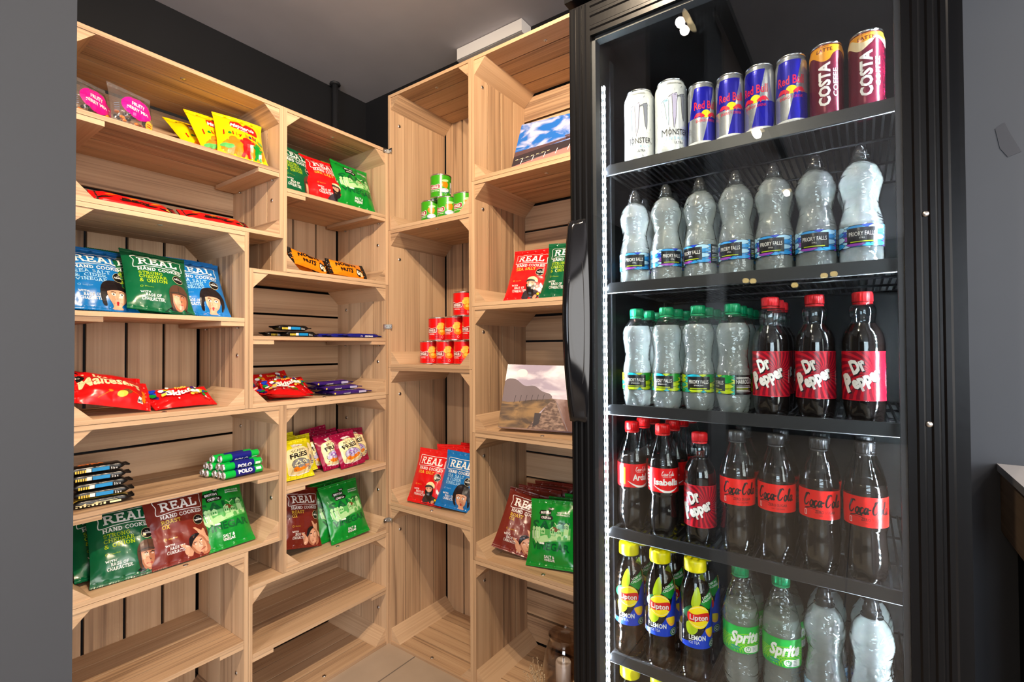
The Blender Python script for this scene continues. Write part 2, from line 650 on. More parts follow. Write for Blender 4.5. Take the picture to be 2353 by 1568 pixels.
# ------------------------------------------------------------------ room shell
WX = -5.0
XC, YC = 1.1927, 1.4109          # where the fronts of the two crate walls meet
XW, YW, ZC = 1.4960, 1.930, 2.250
bm = MB(); bm.box((WX - .1, -3.0, -0.1), (XW + .1, YW + .1, 0), 'floor_tile'); struct(bm.build('floor'))
bm = MB(); bm.box((WX - .1, -3.0, ZC), (XW + .1, YW + .1, ZC + .1), 'ceiling_paint'); struct(bm.build('ceiling'))
bm = MB(); bm.box((0.30, YW, 0), (XW + .1, YW + .1, ZC), 'wall_paint'); struct(bm.build('wall_back'))
bm = MB()
bm.box((XW, -0.125, 0), (XW + .1, YW, ZC), 'wall_paint')
struct(bm.build('wall_right'))
bm = MB()
bm.box((XW, -3.0, 0), (XW + .1, -0.125, ZC), 'grey_paint')
wr = struct(bm.build('wall_corner'))
bm = MB()                                           # scuffed patch of paint
bm.prism([(-0.243, 1.545), (-0.258, 1.555), (-0.266, 1.53), (-0.283, 1.485), (-0.262, 1.478), (-0.25, 1.50)], 0, XW - 0.0012, XW + .001, 'scuff')
bm.build('scuff_mark', wr)
# nib of wall close to the camera, at the mouth of the alcove
bm = MB(); bm.box((-0.16, 0.42, 0), (0.094, 0.62, ZC), 'nib_paint'); struct(bm.build('wall_left'))
bm = MB(); bm.box((WX - .1, YW, 0), (0.30, YW + .1, ZC), 'wall_paint'); struct(bm.build('wall_far'))
# shop front behind the camera: wall with one wide window
WX = -5.0
bm = MB()
bm.box((WX - .1, -3.0, 0), (WX, YW, 0.42), 'wall_paint')
bm.box((WX - .1, -3.0, 2.28 - .06), (WX, YW, ZC), 'wall_paint')
bm.box((WX - .1, -0.55, 0.42), (WX, YW, 2.22), 'wall_paint')
bm.box((WX - .1, -3.0, 0.42), (WX, -2.95, 2.22), 'wall_paint')
struct(bm.build('wall_shopfront'))
bm = MB()
bm.box((WX - .1, -3.1, 0), (-1.5, -3.0, ZC), 'wall_paint'); bm.box((0.8, -3.1, 0), (XW + .1, -3.0, ZC), 'wall_paint')
bm.box((-1.5, -3.1, 0), (0.8, -3.0, 0.48), 'wall_paint'); bm.box((-1.5, -3.1, 2.12), (0.8, -3.0, ZC), 'wall_paint')
struct(bm.build('wall_side'))
bm = MB()
for x in (-1.5, -0.375, 0.75):
    bm.box((x, -3.07, 0.48), (x + .05, -3.02, 2.12), 'fridge_black')
for z in (0.48, 2.07):
    bm.box((-1.5, -3.07, z), (0.8, -3.02, z + .05), 'fridge_black')
w2 = struct(bm.build('added_window'))  # unseen window frame, added to go with the side fill light
bm = MB(); bm.box((-1.45, -3.05, 0.53), (0.75, -3.045, 2.07), 'window_glass'); bm.build('pane', w2)
bm = MB()
for y in (-2.95, -1.775, -0.60):
    bm.box((WX - .07, y, 0.42), (WX - .02, y + .05, 2.22), 'fridge_black')
bm.box((WX - .07, -2.9, 0.42), (WX - .02, -0.6, 0.47), 'fridge_black')
bm.box((WX - .07, -2.9, 2.17), (WX - .02, -0.6, 2.22), 'fridge_black')
w1 = struct(bm.build('window_1'))
bm = MB(); bm.box((WX - .05, -2.9, 0.47), (WX - .045, -0.6, 2.17), 'window_glass'); bm.build('pane', w1)

# pipe down the corner of the back wall
bm = MB(); bm.tube([(1.302, 1.893, 0.0), (1.302, 1.893, 1.1), (1.302, 1.893, ZC - .006)], 0.0125, 16, 'pipe_black')
pipe = tag(bm.build('pipe'), 'thin black pipe running up the dark wall behind the crates', 'pipe')
bm = MB(); bm.lathe([(0.0127, ZC - .01), (0.024, ZC - .008), (0.022, ZC - .001)], 18, 'pipe_black', cx=1.302, cy=1.893); bm.build('ceiling_collar', pipe)

# white trunking box under the ceiling
bm = MB(); bm.box((1.434, 0.978, 2.200), (XW - .001, 1.287, ZC - .002), 'white_plastic')
tr = tag(bm.build('trunking_box'), 'long white plastic box fixed under the grey ceiling above the crates', 'trunking')
bm = MB(); bm.box((1.432, 0.977, 2.2005), (1.4335, 1.288, 2.2035), 'grey'); bm.build('cover_seam', tr)

# counter on the wall beside the fridge
ct = tag(empty('wall_counter', (XW, -0.43, 0)), 'thick wooden wall counter with a pale top beside the black fridge', 'counter')
bm = MB(); bm.box((-0.40, -0.30, 0.662), (-0.001, 0.190, 0.792), 'wood', 0); bm.build('apron', ct)
bm = MB(); bm.box((-0.405, -0.30, 0.7921), (-0.001, 0.195, 0.808), 'white_plastic'); bm.build('counter_top', ct)
bm = MB(); bm.box((-0.395, -0.30, 0.0), (-0.001, 0.165, 0.6618), 'wall_paint'); bm.build('shade_block', ct)  # dark block added under the counter to keep the low wall in shade

# ------------------------------------------------------------------ lamps
def spot_head(loc, target, power, label):
    root = empty('track_spotlight', loc)
    d = (Vector(target) - Vector(loc)).normalized()
    q = d.to_track_quat('Z', 'Y').to_euler()
    b = MB(); b.lathe([(0.0, -0.05), (0.030, -0.05), (0.034, -0.045), (0.034, 0.03), (0.040, 0.05), (0.036, 0.05), (0.030, 0.03), (0.0, 0.028)], 28, 'rail_black', cap0=False, cap1=False)
    for k in range(6):
        z = -0.04 + k * .012
        b.lathe([(0.0342, z), (0.0365, z + .002), (0.0365, z + .005), (0.0342, z + .007)], 28, 'rail_black', cap0=False, cap1=False)
    sh = b.build('lamp_shade', root, rot=q)
    b = MB(); b.lathe([(0.0, 0.030), (0.022, 0.030), (0.020, 0.036), (0.0, 0.038)], 24, 'lamp_glow', cap0=False, cap1=False)
    b.build('bulb', root, rot=q)
    b = MB(); b.tube([(0, 0, 0.02), (0, 0, ZC - loc[2] - .0325)], 0.008, 10, 'rail_black'); b.build('stem', root)
    tag(root, label, 'spotlight', 'ceiling spotlights')
    s = spot_light('spot_beam', Vector(loc) + d * 0.062, target, power, (1.0, 0.79, 0.56), 128, 0.5, 0.012)
    s.parent = root
    s.matrix_parent_inverse = Matrix.Translation(-Vector(loc))
    return root

bm = MB(); bm.box((-1.6, 0.355, ZC - .032), (0.60, 0.395, ZC - .001), 'rail_black')
tag(bm.build('lamp_track'), 'black lighting track under the ceiling carrying the spotlights', 'track')
spot_head((0.345, 0.375, 2.04), (1.05, 1.45, 1.05), 62, 'black ribbed track spotlight turned towards the crate wall')
spot_head((0.455, 0.375, 2.06), (1.30, 0.95, 1.05), 38, 'black ribbed track spotlight turned towards the photo shelves')
DLS = ((-1.12, 0.455, 56, 'nearest to the lighting track'), (-2.4, 0.455, 30, 'farther along behind the lighting track'), (0.15, -1.35, 24, 'above the shop floor facing the back crates'),  # the lamp facing the back crates is unseen, added for frontal fill
       (0.90, -0.95, 22, 'over the wall counter'), (-1.5, -1.6, 26, 'above the shop floor towards the window'))  # the lamp towards the window is likewise an added fill
for x, y, pw, t in DLS:
    dl = tag(empty('ceiling_downlight', (x, y, ZC)), 'round ceiling downlight ' + t, 'downlight', 'ceiling downlights')
    b = MB(); b.lathe([(0.048, -.004), (0.052, -.001), (0.037, -.001), (0.035, -.004)], 28, 'white_plastic', cap0=False, cap1=False); b.build('trim_ring', dl)
    b = MB(); b.lathe([(0.0, -.002), (0.035, -.003)], 24, 'lamp_glow', cap0=False, cap1=True); b.build('diffuser', dl)
    s = spot_light('downlight_beam', (x, y, ZC - .02), (x, y, 0), pw, (1.0, 0.84, 0.66), 160, 0.4, 0.02)
    s.parent = dl
    s.matrix_parent_inverse = Matrix.Translation((-x, -y, -ZC))
for i, (y, z) in enumerate(((1.00, 1.83), (0.93, 1.82), (0.55, 1.74), (0.30, 1.82), (0.22, 1.83))):
    b = MB(); b.lathe([(0.0, 0), (0.028, .004), (0.036, .03), (0.025, .05), (0.012, .055), (0.0, .056)], 18, 'far_glow', cap0=False, cap1=False)
    pl = tag(b.build('pendant_lamp', loc=(-4.4, y * 1.1, z - .02)), 'small glowing pendant lamp hanging far behind in the shop', 'pendant lamp', 'pendant lamps far back')
    b = MB(); b.tube([(0, 0, .055), (0, 0, ZC - z + .019)], 0.003, 6, 'rail_black'); b.build('cord', pl)

# ------------------------------------------------------------------ crates
TH, DEP, LEG = 0.011, 0.300, 0.045


def make_crate(w, h, shelf):
    W, H = w - .001, h - .001
    x0, x1 = -W / 2, W / 2
    root = empty('wooden_crate')
    sl = (DEP - .012 - 3 * .004) / 4
    def slats(fn, name):
        b = MB()
        for k in range(4):
            y0 = k * (sl + .004)
            fn(b, y0, y0 + sl)
        b.build(name, root)
    slats(lambda b, a, c: b.box((x0, a, 0), (x0 + TH, c, H), 'wood', 2), 'side_panel')
    slats(lambda b, a, c: b.box((x1 - TH, a, 0), (x1, c, H), 'wood', 2), 'side_panel')
    slats(lambda b, a, c: b.box((x0 + TH, a, 0), (x1 - TH, c, TH), 'wood', 0), 'bottom_panel')
    slats(lambda b, a, c: b.box((x0 + TH, a, H - TH), (x1 - TH, c, H), 'wood', 0), 'top_panel')
    b = MB()                                                     # back planks run along the long side
    if w > h:
        n, span = 4, H
    else:
        n, span = 4, W
    gp = .0075
    pw = (span - .004 - 2 * .010 - (n + 1) * gp) / n
    for k in range(n):
        a = .012 + gp + k * (pw + gp)
        if w > h:
            b.box((x0, DEP - .0115, a), (x1, DEP, a + pw), 'wood', 0)
        else:
            b.box((x0 + a, DEP - .0115, 0), (x0 + a + pw, DEP, H), 'wood', 2)
    b.build('back_panel', root)
    i0, i1, j0, j1 = x0 + TH, x1 - TH, TH, H - TH
    for pts in ([(i0, j0), (i0 + LEG, j0), (i0, j0 + LEG)], [(i1, j0), (i1, j0 + LEG), (i1 - LEG, j0)],
                [(i0, j1), (i0, j1 - LEG), (i0 + LEG, j1)], [(i1, j1), (i1 - LEG, j1), (i1, j1 - LEG)]):
        b = MB(); b.prism(pts, 1, .003, DEP - .0125, 'wood', wood=True); b.build('corner_block', root)
    if shelf:
        zt = H / 2 + .006
        b = MB()
        for k in range(4):
            y0 = k * (sl + .004)
            b.box((i0 + .0005, y0, zt - TH), (i1 - .0005, y0 + sl, zt), 'wood', 0)
        b.build('shelf', root)
        for xa, xb in ((i0 + .0005, i0 + .062), (i1 - .062, i1 - .0005)):
            b = MB(); b.box((xa, .002, zt - TH - .0125), (xb, DEP - .03, zt - TH - .0002), 'wood', 1); b.build('shelf_batten', root)
        for sx in (i0 + .0005, i1 - .0005):
            for y in (.035, .235):
                d = .007 if sx < 0 else -.007
                b = MB(); b.tube([(sx, y, zt - TH - .016), (sx + d, y, zt - TH - .016)], .0022, 8, 'steel'); b.build('shelf_pin', root)
    # dome-head screws through the panels
    def screw(p, ax):
        b = MB()
        pr = [(0.0, .0022), (.0035, .0018), (.0062, .0004), (.0064, 0)]
        b.lathe(pr[::-1], 14, 'steel', cap0=False, cap1=False)
        b.lathe([(.0018, .00225), (.0, .0023)], 6, 'black', cap0=False, cap1=False)
        b.build('screw', root, loc=p, rot=ax)
    screw((i1, .045, H * .30), (0, -PI / 2, 0))
    screw((i1, .235, H * .80), (0, -PI / 2, 0))
    screw((i0, .045, H * .80), (0, PI / 2, 0))
    screw((0.0, .018, TH), (0, 0, 0))
    screw((0.0, .05, H - TH), (PI, 0, 0))
    return root


CR = {(w, s): Proto(lambda w=w, s=s: make_crate(*((.5, .4) if w else (.4, .5)), s)) for w in (0, 1) for s in (0, 1)}
GA, GB = 'wooden crates stacked along the back wall', 'wooden crates stacked along the side wall'
LW, PT = 1, 0
xL1, xL2, xR1, xR2 = XC - .65, XC - .70, XC - .20, XC - .25
crate_list = [
    (LW, 1, (xL1, YC, 1.4), 0, 'wide shelved crate holding fruit pouches and jelly sweets, topmost of the outer stack', GA),
    (PT, 1, (xL2, YC, .9), 0, 'tall shelved crate holding two blue crisp packets around a green one', GA),
    (LW, 1, (xL1, YC, .5), 0, 'wide shelved crate holding mint rolls above three crisp packets', GA),
    (PT, 1, (xL2, YC, 0), 0, 'empty tall shelved crate on the floor under the cheese and onion crisps', GA),
    (PT, 1, (xR1, YC, 1.3), 0, 'tall shelved crate holding crisp packets above yellow nut packs', GA),
    (LW, 1, (xR2, YC, .9), 0, 'wide shelved crate holding black bars above purple chocolate bars', GA),
    (PT, 1, (xR1, YC, .4), 0, 'tall shelved crate holding scampi and bacon fries above green crisps', GA),
    (LW, 1, (xR2, YC, 0), 0, 'empty wide shelved crate on the floor next to the bare tiles', GA),
]
for k, t in enumerate(('tall open crate holding small green snack tubs, top of the corner stack', 'tall open crate holding a pyramid of small red snack tubs',
                       'tall open crate holding red crisp packets beside a blue one', 'empty tall open crate on the floor in the corner stack')):
    crate_list.append((PT, 0, (XC, YC - .20, 1.5 - .5 * k), -PI / 2, t, GB))
for k, t in enumerate(('wide open crate holding the photo print of a building, beside the fridge', 'wide open crate holding a red and a green crisp packet beside the fridge handle',
                       'wide open crate holding the photo print of a canal', 'wide open crate packed with brown and green crisp packets beside the fridge',
                       'wide open crate on the floor holding the candle and dried grass')):
    crate_list.append((LW, 0, (XC, YC - .40 - .25, 1.6 - .4 * k), -PI / 2, t, GB))
for w, s, loc, rz, lab, g in crate_list:
    CR[(w, s)].put(loc, (0, 0, rz), lab, 'crate', g)


def bracket(loc, rz, label):
    root = empty('corner_bracket', loc, (0, 0, rz))
    b = MB()
    b.box((-.0230, -.0022, -.0075), (-.0012, -.0004, .0075), 'steel')
    b.box((-.0030, -.0230, -.0075), (-.0012, -.0022, .0075), 'steel')
    b.build('plate', root)
    for p, r in (((-.014, -.0022, 0), (PI / 2, 0, 0)), ((-.003, -.014, 0), (0, -PI / 2, 0))):
        b = MB(); b.lathe([(.0032, 0), (.0028, .0012), (0, .0014)], 12, 'alu', cap0=False, cap1=False); b.build('bracket_screw', root, loc=p, rot=r)
    tag(root, label, 'bracket', 'steel corner brackets joining the two crate walls')


bracket((XC, YC, 1.148), 0, 'small steel corner bracket level with the purple chocolate bars')
bracket((XC, YC, 0.447), 0, 'small steel corner bracket below the red crisp packets')
bracket((XC, YC, 1.792), 0, 'small steel corner bracket at the top edge of the back crates')
# ------------------------------------------------------------------ drinks fridge (door faces -X)
FX, FY = 0.89, 0.19
fr = tag(empty('drinks_fridge', (FX, FY, 0)), 'tall black glass door drinks fridge full of bottles and cans', 'fridge')
YL, YR = 0.297, -0.291            # door edges relative to the root
ZT, ZB = 1.767, 0.10
GL, GR, GT, GB_ = YL - .047, YR + .051, 1.697, 0.17   # glass opening
b = MB()
bx = lambda lo, hi, m='fridge_black': b.box(lo, hi, m)
# cabinet: left, right, top, bottom, back walls round a cavity
BL, BR = 0.296, -0.313
bx((.060, BL - .036, 0.05), (.590, BL, 1.93))
bx((.060, BR, 0.05), (.590, BR + .036, 1.93))
bx((.060, BR, 1.74), (.590, BL, 1.93))
bx((.060, BR, 0.05), (.590, BL, 0.14))
bx((.545, BR, 0.05), (.590, BL, 1.93))
b.build('cabinet', fr)
b = MB()
IL, IR = BL - .0362, BR + .0362
b.box((.062, IL - .002, .141), (.544, IL, 1.739), 'fridge_inner')
b.box((.062, IR, .141), (.544, IR + .002, 1.739), 'fridge_inner')
b.box((.542, IR, .141), (.544, IL, 1.739), 'fridge_inner')
b.box((.062, IR, 1.737), (.544, IL, 1.739), 'fridge_inner')
b.box((.062, IR, .141), (.544, IL, .143), 'fridge_inner')
b.build('liner', fr)
b = MB()
b.box((-.012, BR, 1.776), (.0598, BL + .006, 1.96), 'fridge_black')
b.build('header_panel', fr)
b = MB(); b.box((.03, BR + .02, 0.0), (.57, BL - .02, 0.049), 'rubber'); b.build('plinth', fr)

# door frame with ridges running along each stile
b = MB()
def stile(y0, y1, ridges):
    b.box((0, y0, ZB), (.030, y1, ZT), 'fridge_black')
    for r in ridges:
        b.prism([(-.0022, r - .0028), (0.0, r - .0055), (0.0, r + .0055), (-.0022, r + .0028)], 2, ZB + .002, ZT - .003, 'fridge_black')
stile(GL, YL, (YL - .007, YL - .019, YL - .033))
stile(YR, GR, (YR + .006, YR + .020, YR + .036))
def rail(z0, z1, rs):
    b.box((0, GR, z0), (.030, GL, z1), 'fridge_black')
    for r in rs:
        b.prism([(-.0022, r - .0028), (0.0, r - .0055), (0.0, r + .0055), (-.0022, r + .0028)], 1, GR, GL, 'fridge_black')
rail(GT, ZT, (ZT - .008, ZT - .028, ZT - .055))
rail(ZB, GB_, (ZB + .01, ZB + .04))
door = b.build('door', fr)
b = MB()
for y0, y1, z0, z1 in ((GL - .0075, GL, GB_, GT), (GR, GR + .0075, GB_, GT), (GR, GL, GT - .0075, GT), (GR, GL, GB_, GB_ + .0075)):
    b.box((.0085, y0, z0), (.029, y1, z1), 'spacer')
b.build('glazing_spacer', door)
b = MB()
dots = MB()
z = GB_ + .01
while z < GT - .01:
    for y in (GL - .0022, GR + .0022):
        dots.box((.0092, y - .0011, z), (.0099, y + .0011, z + .0022), 'alu')
    z += .0055
y = GR + .012
while y < GL - .01:
    dots.box((.0092, y, GT - .0034), (.0099, y + .0022, GT - .0012), 'alu')
    y += .0055
dots.build('spacer_dots', door)
b.box((.004, GR + .0004, GB_ + .0004), (.008, GL - .0004, GT - .0004), 'pane'); b.build('outer_pane', door)
b = MB(); b.box((.0262, GR + .0079, GB_ + .0079), (.0292, GL - .0079, GT - .0079), 'pane'); b.build('inner_pane', door)
b = MB()
for y0, y1, z0, z1 in ((YR + .004, YR + .022, ZB, ZT - .01), (YL - .020, YL - .002, ZB, ZT - .01), (YR + .004, YL - .004, ZT - .03, ZT - .01)):
    b.box((.0302, y0, z0), (.0598, y1, z1), 'rubber')
b.build('door_seal', door)
# two chrome bolts on the hinge stile
for zz in (1.251, 0.958):
    b = MB(); b.lathe([(.0042, 0), (.0040, .0012), (.0022, .0020), (.0, .0021)], 18, 'steel', cap0=False, cap1=False)
    b.build('bolt', door, loc=(-.0002, YR + .0275, zz), rot=(0, -PI / 2, 0))
# bowed handle: a swept section, standing proud in the middle
b = MB()
z0, z1 = 0.917, 1.327
rows = []
nz = 36
for k in range(nz + 1):
    t = k / nz
    z = z0 + (z1 - z0) * t
    e = min(1.0, min(t, 1 - t) / .10)
    bow = math.sin(PI * t) ** .75
    pr = .007 + .034 * bow
    inn = YL - .034 - .006 * math.sin(PI * t)
    out = YL + .002
    rows.append([(-.001, out, z), (-pr * .75, out, z), (-pr, out - .004, z), (-pr - .001, out - .014, z), (-pr + .003, out - .018, z),
                 (-.006 - .004 * bow, inn + .004, z), (-.004, inn, z), (-.001, inn - .002, z)])
ids = b.grid(rows, 'gloss_black', True, True)
b.face(ids[0], 'gloss_black'); b.face(ids[-1][::-1], 'gloss_black')
hd = b.build('handle', door)
b = MB()                                             # long finger recess set into the handle
pts = []
for k in range(24):
    a = 2 * PI * k / 24
    pts.append((YL - .030 + .0055 * math.cos(a), 1.118 + .125 * math.sin(a)))
b.prism(pts, 0, -.0118, -.006, 'rubber'); b.build('finger_recess', hd)

# LED strips on the inner side walls
for y, zt in ((IL - .0042, 1.625), (IR + .0042, 1.625)):
    s = 1 if y > 0 else -1
    b = MB(); b.box((.064, y - .003 + (0.003 if s > 0 else -.003), .16), (.082, y + .003 + (0.0005 if s > 0 else -.0005), zt + .01), 'alu')
    lh = b.build('light_strip', fr)
    b = MB()
    yy = y - s * .0040
    b.box((.0675, min(yy, yy + s * .0012), .17), (.0735, max(yy, yy + s * .0012), zt), 'led')
    b.build('led_row', lh)
# inner side walls carry shelf uprights
b = MB()
for y in (IL - .004, IR + .001):
    for x in (.11, .46):
        b.box((x, y, .16), (x + .018, y + .003, 1.70), 'rail_black')
b.build('shelf_upright', fr)

SHELF_Z = [1.452, 1.2015, .9455, .6885, .4280, .170]


def fridge_shelf(zs):
    root = empty('shelf', (0, 0, zs))
    root.parent = fr
    ya, yb = IL - .009, IR + .009
    x0, x1 = .078, .520
    b = MB()
    # front rail with rounded ends
    n = 8
    pts = []
    yl, yr_, h, r = ya, yb, .019, .011
    for cy_, cz, a0 in ((yl - r, -h + r * .2, 0), (yl - r, 0 - r, 0)):
        pass
    outline = [(yr_, -h), (yl, -h)]
    outline += [(yl - r + r * math.cos(a), .002 - r + r * math.sin(a)) for a in [PI / 2 * k / n for k in range(n + 1)]]
    outline += [(yr_ + r - r * math.sin(a), .002 - r + r * math.cos(a)) for a in [PI / 2 * k / n for k in range(n + 1)]]
    b.prism(outline, 0, x0 - .007, x0, 'rail_black')
    b.build('price_rail', root)
    b = MB()
    b.tube([(x0 - .004, yb, -h), (x0 - .004, ya, -h)], .0022, 8, 'rail_black')
    for x in (x0 + .02, .22, .37, x1):
        b.tube([(x, yb, -.010), (x, ya, -.010)], .0026, 8, 'rail_black')
    for y in (yb, ya):
        b.tube([(x0, y, -.010), (x1, y, -.010)], .0026, 8, 'rail_black')
    b.build('shelf_frame', root)
    b = MB()
    y = yb + .008
    while y < ya - .004:
        b.box((x0 + .001, y - .0018, -.0072), (x1, y + .0018, -.0042), 'rail_black')
        y += .0125
    b.build('wire_grid', root)
    return root


for z in SHELF_Z:
    fridge_shelf(z)
# ------------------------------------------------------------------ printing: flat shapes and lettering wrapped onto packs
def R4(x0, y0, x1, y1):
    return [(x0, y0), (x1, y0), (x1, y1), (x0, y1)]


def ell(cx, cy_, rx, ry, n=24, rot=0.0):
    c, s = math.cos(rot), math.sin(rot)
    out = []
    for k in range(n):
        a = 2 * PI * k / n
        x, y = rx * math.cos(a), ry * math.sin(a)
        out.append((cx + x * c - y * s, cy_ + x * s + y * c))
    return out


def stroke(pts, w, closed=False):
    """a brush line: quads with small joints"""
    out = []
    n = len(pts)
    seg = [(pts[i], pts[(i + 1) % n]) for i in range(n if closed else n - 1)]
    for i, (a, c) in enumerate(seg):
        wa = w if not callable(w) else w(i / max(1, len(seg)))
        wb = w if not callable(w) else w((i + 1) / max(1, len(seg)))
        dx, dy = c[0] - a[0], c[1] - a[1]
        L = math.hypot(dx, dy) or 1e-9
        nx, ny = -dy / L, dx / L
        out.append([(a[0] + nx * wa / 2, a[1] + ny * wa / 2), (a[0] - nx * wa / 2, a[1] - ny * wa / 2),
                    (c[0] - nx * wb / 2, c[1] - ny * wb / 2), (c[0] + nx * wb / 2, c[1] + ny * wb / 2)])
        if i or closed:
            out.append(ell(a[0], a[1], wa / 2, wa / 2, 8))
    return out


def smooth(pts, n=6, closed=False):
    out = []
    m = len(pts)
    for i in range(m if closed else m - 1):
        p = [pts[(i + k) % m] if closed else pts[min(max(i + k, 0), m - 1)] for k in (-1, 0, 1, 2)]
        for j in range(n):
            t = j / n
            q = []
            for a in (0, 1):
                p0, p1, p2, p3 = (v[a] for v in p)
                q.append(.5 * (2 * p1 + (p2 - p0) * t + (2 * p0 - 5 * p1 + 4 * p2 - p3) * t * t + (3 * p1 - p0 - 3 * p2 + p3) * t ** 3))
            out.append(tuple(q))
    if not closed:
        out.append(pts[-1])
    return out


# --- sans lettering from Blender's own font
_tc = {}


def sans(txt, bold=0.0):
    key = (txt, bold)
    if key in _tc:
        return _tc[key]
    cu = bpy.data.curves.new('t', 'FONT')
    cu.body = txt
    cu.size = 1.0
    cu.resolution_u = 2
    cu.offset = bold
    ob = bpy.data.objects.new('t', cu)
    me = ob.to_mesh()
    vs_ = [(v.co.x, v.co.y) for v in me.vertices]
    tris = [[vs_[i] for i in p.vertices] for p in me.polygons]
    ob.to_mesh_clear()
    bpy.data.objects.remove(ob)
    bpy.data.curves.remove(cu)
    xs = [p[0] for t in tris for p in t] or [0, 1]
    ys = [p[1] for t in tris for p in t] or [0, 1]
    _tc[key] = (tris, min(xs), max(xs), min(ys), max(ys))
    return _tc[key]


# --- slab-serif capitals drawn as strokes in a unit box (height 1)
_W = .17
GL_ = {
    'A': (.86, [((.12, 0), (.42, 1)), ((.74, 0), (.42, 1)), ((.22, .32), (.64, .32))], [(.11, 0), (.75, 0), (.36, 1)]),
    'B': (.76, [((.18, 0), (.18, 1)), ((.18, .92), (.46, .92), (.6, .75), (.46, .55), (.18, .53)), ((.46, .53), (.66, .30), (.50, .08), (.18, .08))], [(.14, 0), (.14, 1)]),
    'C': (.78, [((.70, .74), (.56, .93), (.36, .93), (.16, .72), (.12, .5), (.16, .28), (.36, .07), (.56, .07), (.72, .24))], []),
    'D': (.82, [((.18, 0), (.18, 1)), ((.18, .92), (.45, .92), (.68, .72), (.70, .5), (.68, .28), (.45, .08), (.18, .08))], [(.14, 0), (.14, 1)]),
    'E': (.74, [((.18, 0), (.18, 1)), ((.18, .92), (.62, .92)), ((.18, .5), (.5, .5)), ((.18, .08), (.66, .08)), ((.62, .98), (.62, .72)), ((.66, .02), (.66, .30)), ((.5, .38), (.5, .62))], [(.14, 0), (.14, 1)]),
    'F': (.70, [((.18, 0), (.18, 1)), ((.18, .92), (.62, .92)), ((.18, .5), (.5, .5)), ((.62, .98), (.62, .72)), ((.5, .38), (.5, .62))], [(.18, 0), (.14, 1)]),
    'G': (.84, [((.70, .76), (.56, .93), (.36, .93), (.16, .72), (.12, .5), (.16, .28), (.36, .07), (.56, .07), (.70, .2), (.70, .44))], [(.68, .46)]),
    'H': (.90, [((.18, 0), (.18, 1)), ((.72, 0), (.72, 1)), ((.18, .5), (.72, .5))], [(.18, 0), (.18, 1), (.72, 0), (.72, 1)]),
    'I': (.40, [((.20, 0), (.20, 1))], [(.20, 0), (.20, 1)]),
    'K': (.88, [((.18, 0), (.18, 1)), ((.18, .40), (.68, 1)), ((.36, .58), (.74, 0))], [(.16, 0), (.16, 1), (.74, 0), (.68, 1)]),
    'L': (.70, [((.18, 0), (.18, 1)), ((.18, .08), (.62, .08)), ((.62, .02), (.62, .36))], [(.16, 0), (.18, 1)]),
    'M': (1.04, [((.18, 0), (.20, 1)), ((.20, 1), (.52, .2)), ((.52, .2), (.84, 1)), ((.84, 1), (.86, 0))], [(.18, 0), (.15, 1), (.86, 0), (.89, 1)]),
    'N': (.90, [((.18, 0), (.18, 1)), ((.18, 1), (.72, 0)), ((.72, 0), (.72, 1))], [(.18, 0), (.12, 1), (.72, 1)]),
    'O': (.88, [((.44, .93), (.24, .86), (.13, .64), (.13, .36), (.24, .14), (.44, .07), (.64, .14), (.75, .36), (.75, .64), (.64, .86), (.44, .93))], []),
    'R': (.86, [((.18, 0), (.18, 1)), ((.18, .92), (.48, .92), (.64, .73), (.48, .50), (.18, .50)), ((.42, .50), (.74, 0))], [(.18, 0), (.14, 1), (.76, 0)]),
    'S': (.72, [((.60, .74), (.48, .93), (.28, .93), (.14, .74), (.24, .56), (.48, .46), (.60, .27), (.46, .07), (.26, .07), (.12, .27))], []),
    'T': (.80, [((.40, 0), (.40, 1)), ((.08, .92), (.72, .92)), ((.08, .98), (.08, .70)), ((.72, .98), (.72, .70))], [(.40, 0)]),
    'V': (.84, [((.10, 1), (.42, 0)), ((.42, 0), (.74, 1))], [(.10, 1), (.74, 1)]),
    'W': (1.14, [((.08, 1), (.32, 0)), ((.32, 0), (.56, .8)), ((.56, .8), (.80, 0)), ((.80, 0), (1.04, 1))], [(.08, 1), (1.04, 1)]),
    'X': (.84, [((.12, 0), (.72, 1)), ((.12, 1), (.72, 0))], [(.12, 0), (.12, 1), (.72, 0), (.72, 1)]),
    'Y': (.82, [((.40, 0), (.40, .45)), ((.10, 1), (.40, .45)), ((.70, 1), (.40, .45))], [(.40, 0), (.10, 1), (.70, 1)]),
    '&': (.86, [((.72, .02), (.26, .66), (.26, .84), (.40, .94), (.54, .82), (.48, .64), (.18, .38), (.16, .18), (.32, .06), (.52, .10), (.74, .44))], []),
    '.': (.30, [((.10, .08), (.22, .08))], []),
    ' ': (.40, [], []),
}


def slab(txt, weight=1.0):
    out = []
    x = 0.0
    w = _W * weight
    for ch in txt:
        adv, strokes, serifs = GL_[ch]
        for s in strokes:
            s2 = [(x + p[0], p[1]) for p in s]
            if len(s) > 3:
                s2 = smooth(s2, 3)
            out += stroke(s2, w)
        for sx, sy in serifs:
            h = .11 * weight
            hw = .155 + .02 * weight
            y0 = 0 if sy < .3 else (1 - h if sy > .9 else sy - h / 2)
            out.append(R4(x + sx - hw, y0, x + sx + hw, y0 + h))
        x += adv + .06
    return out, 0.0, x - .06, 0.0, 1.0


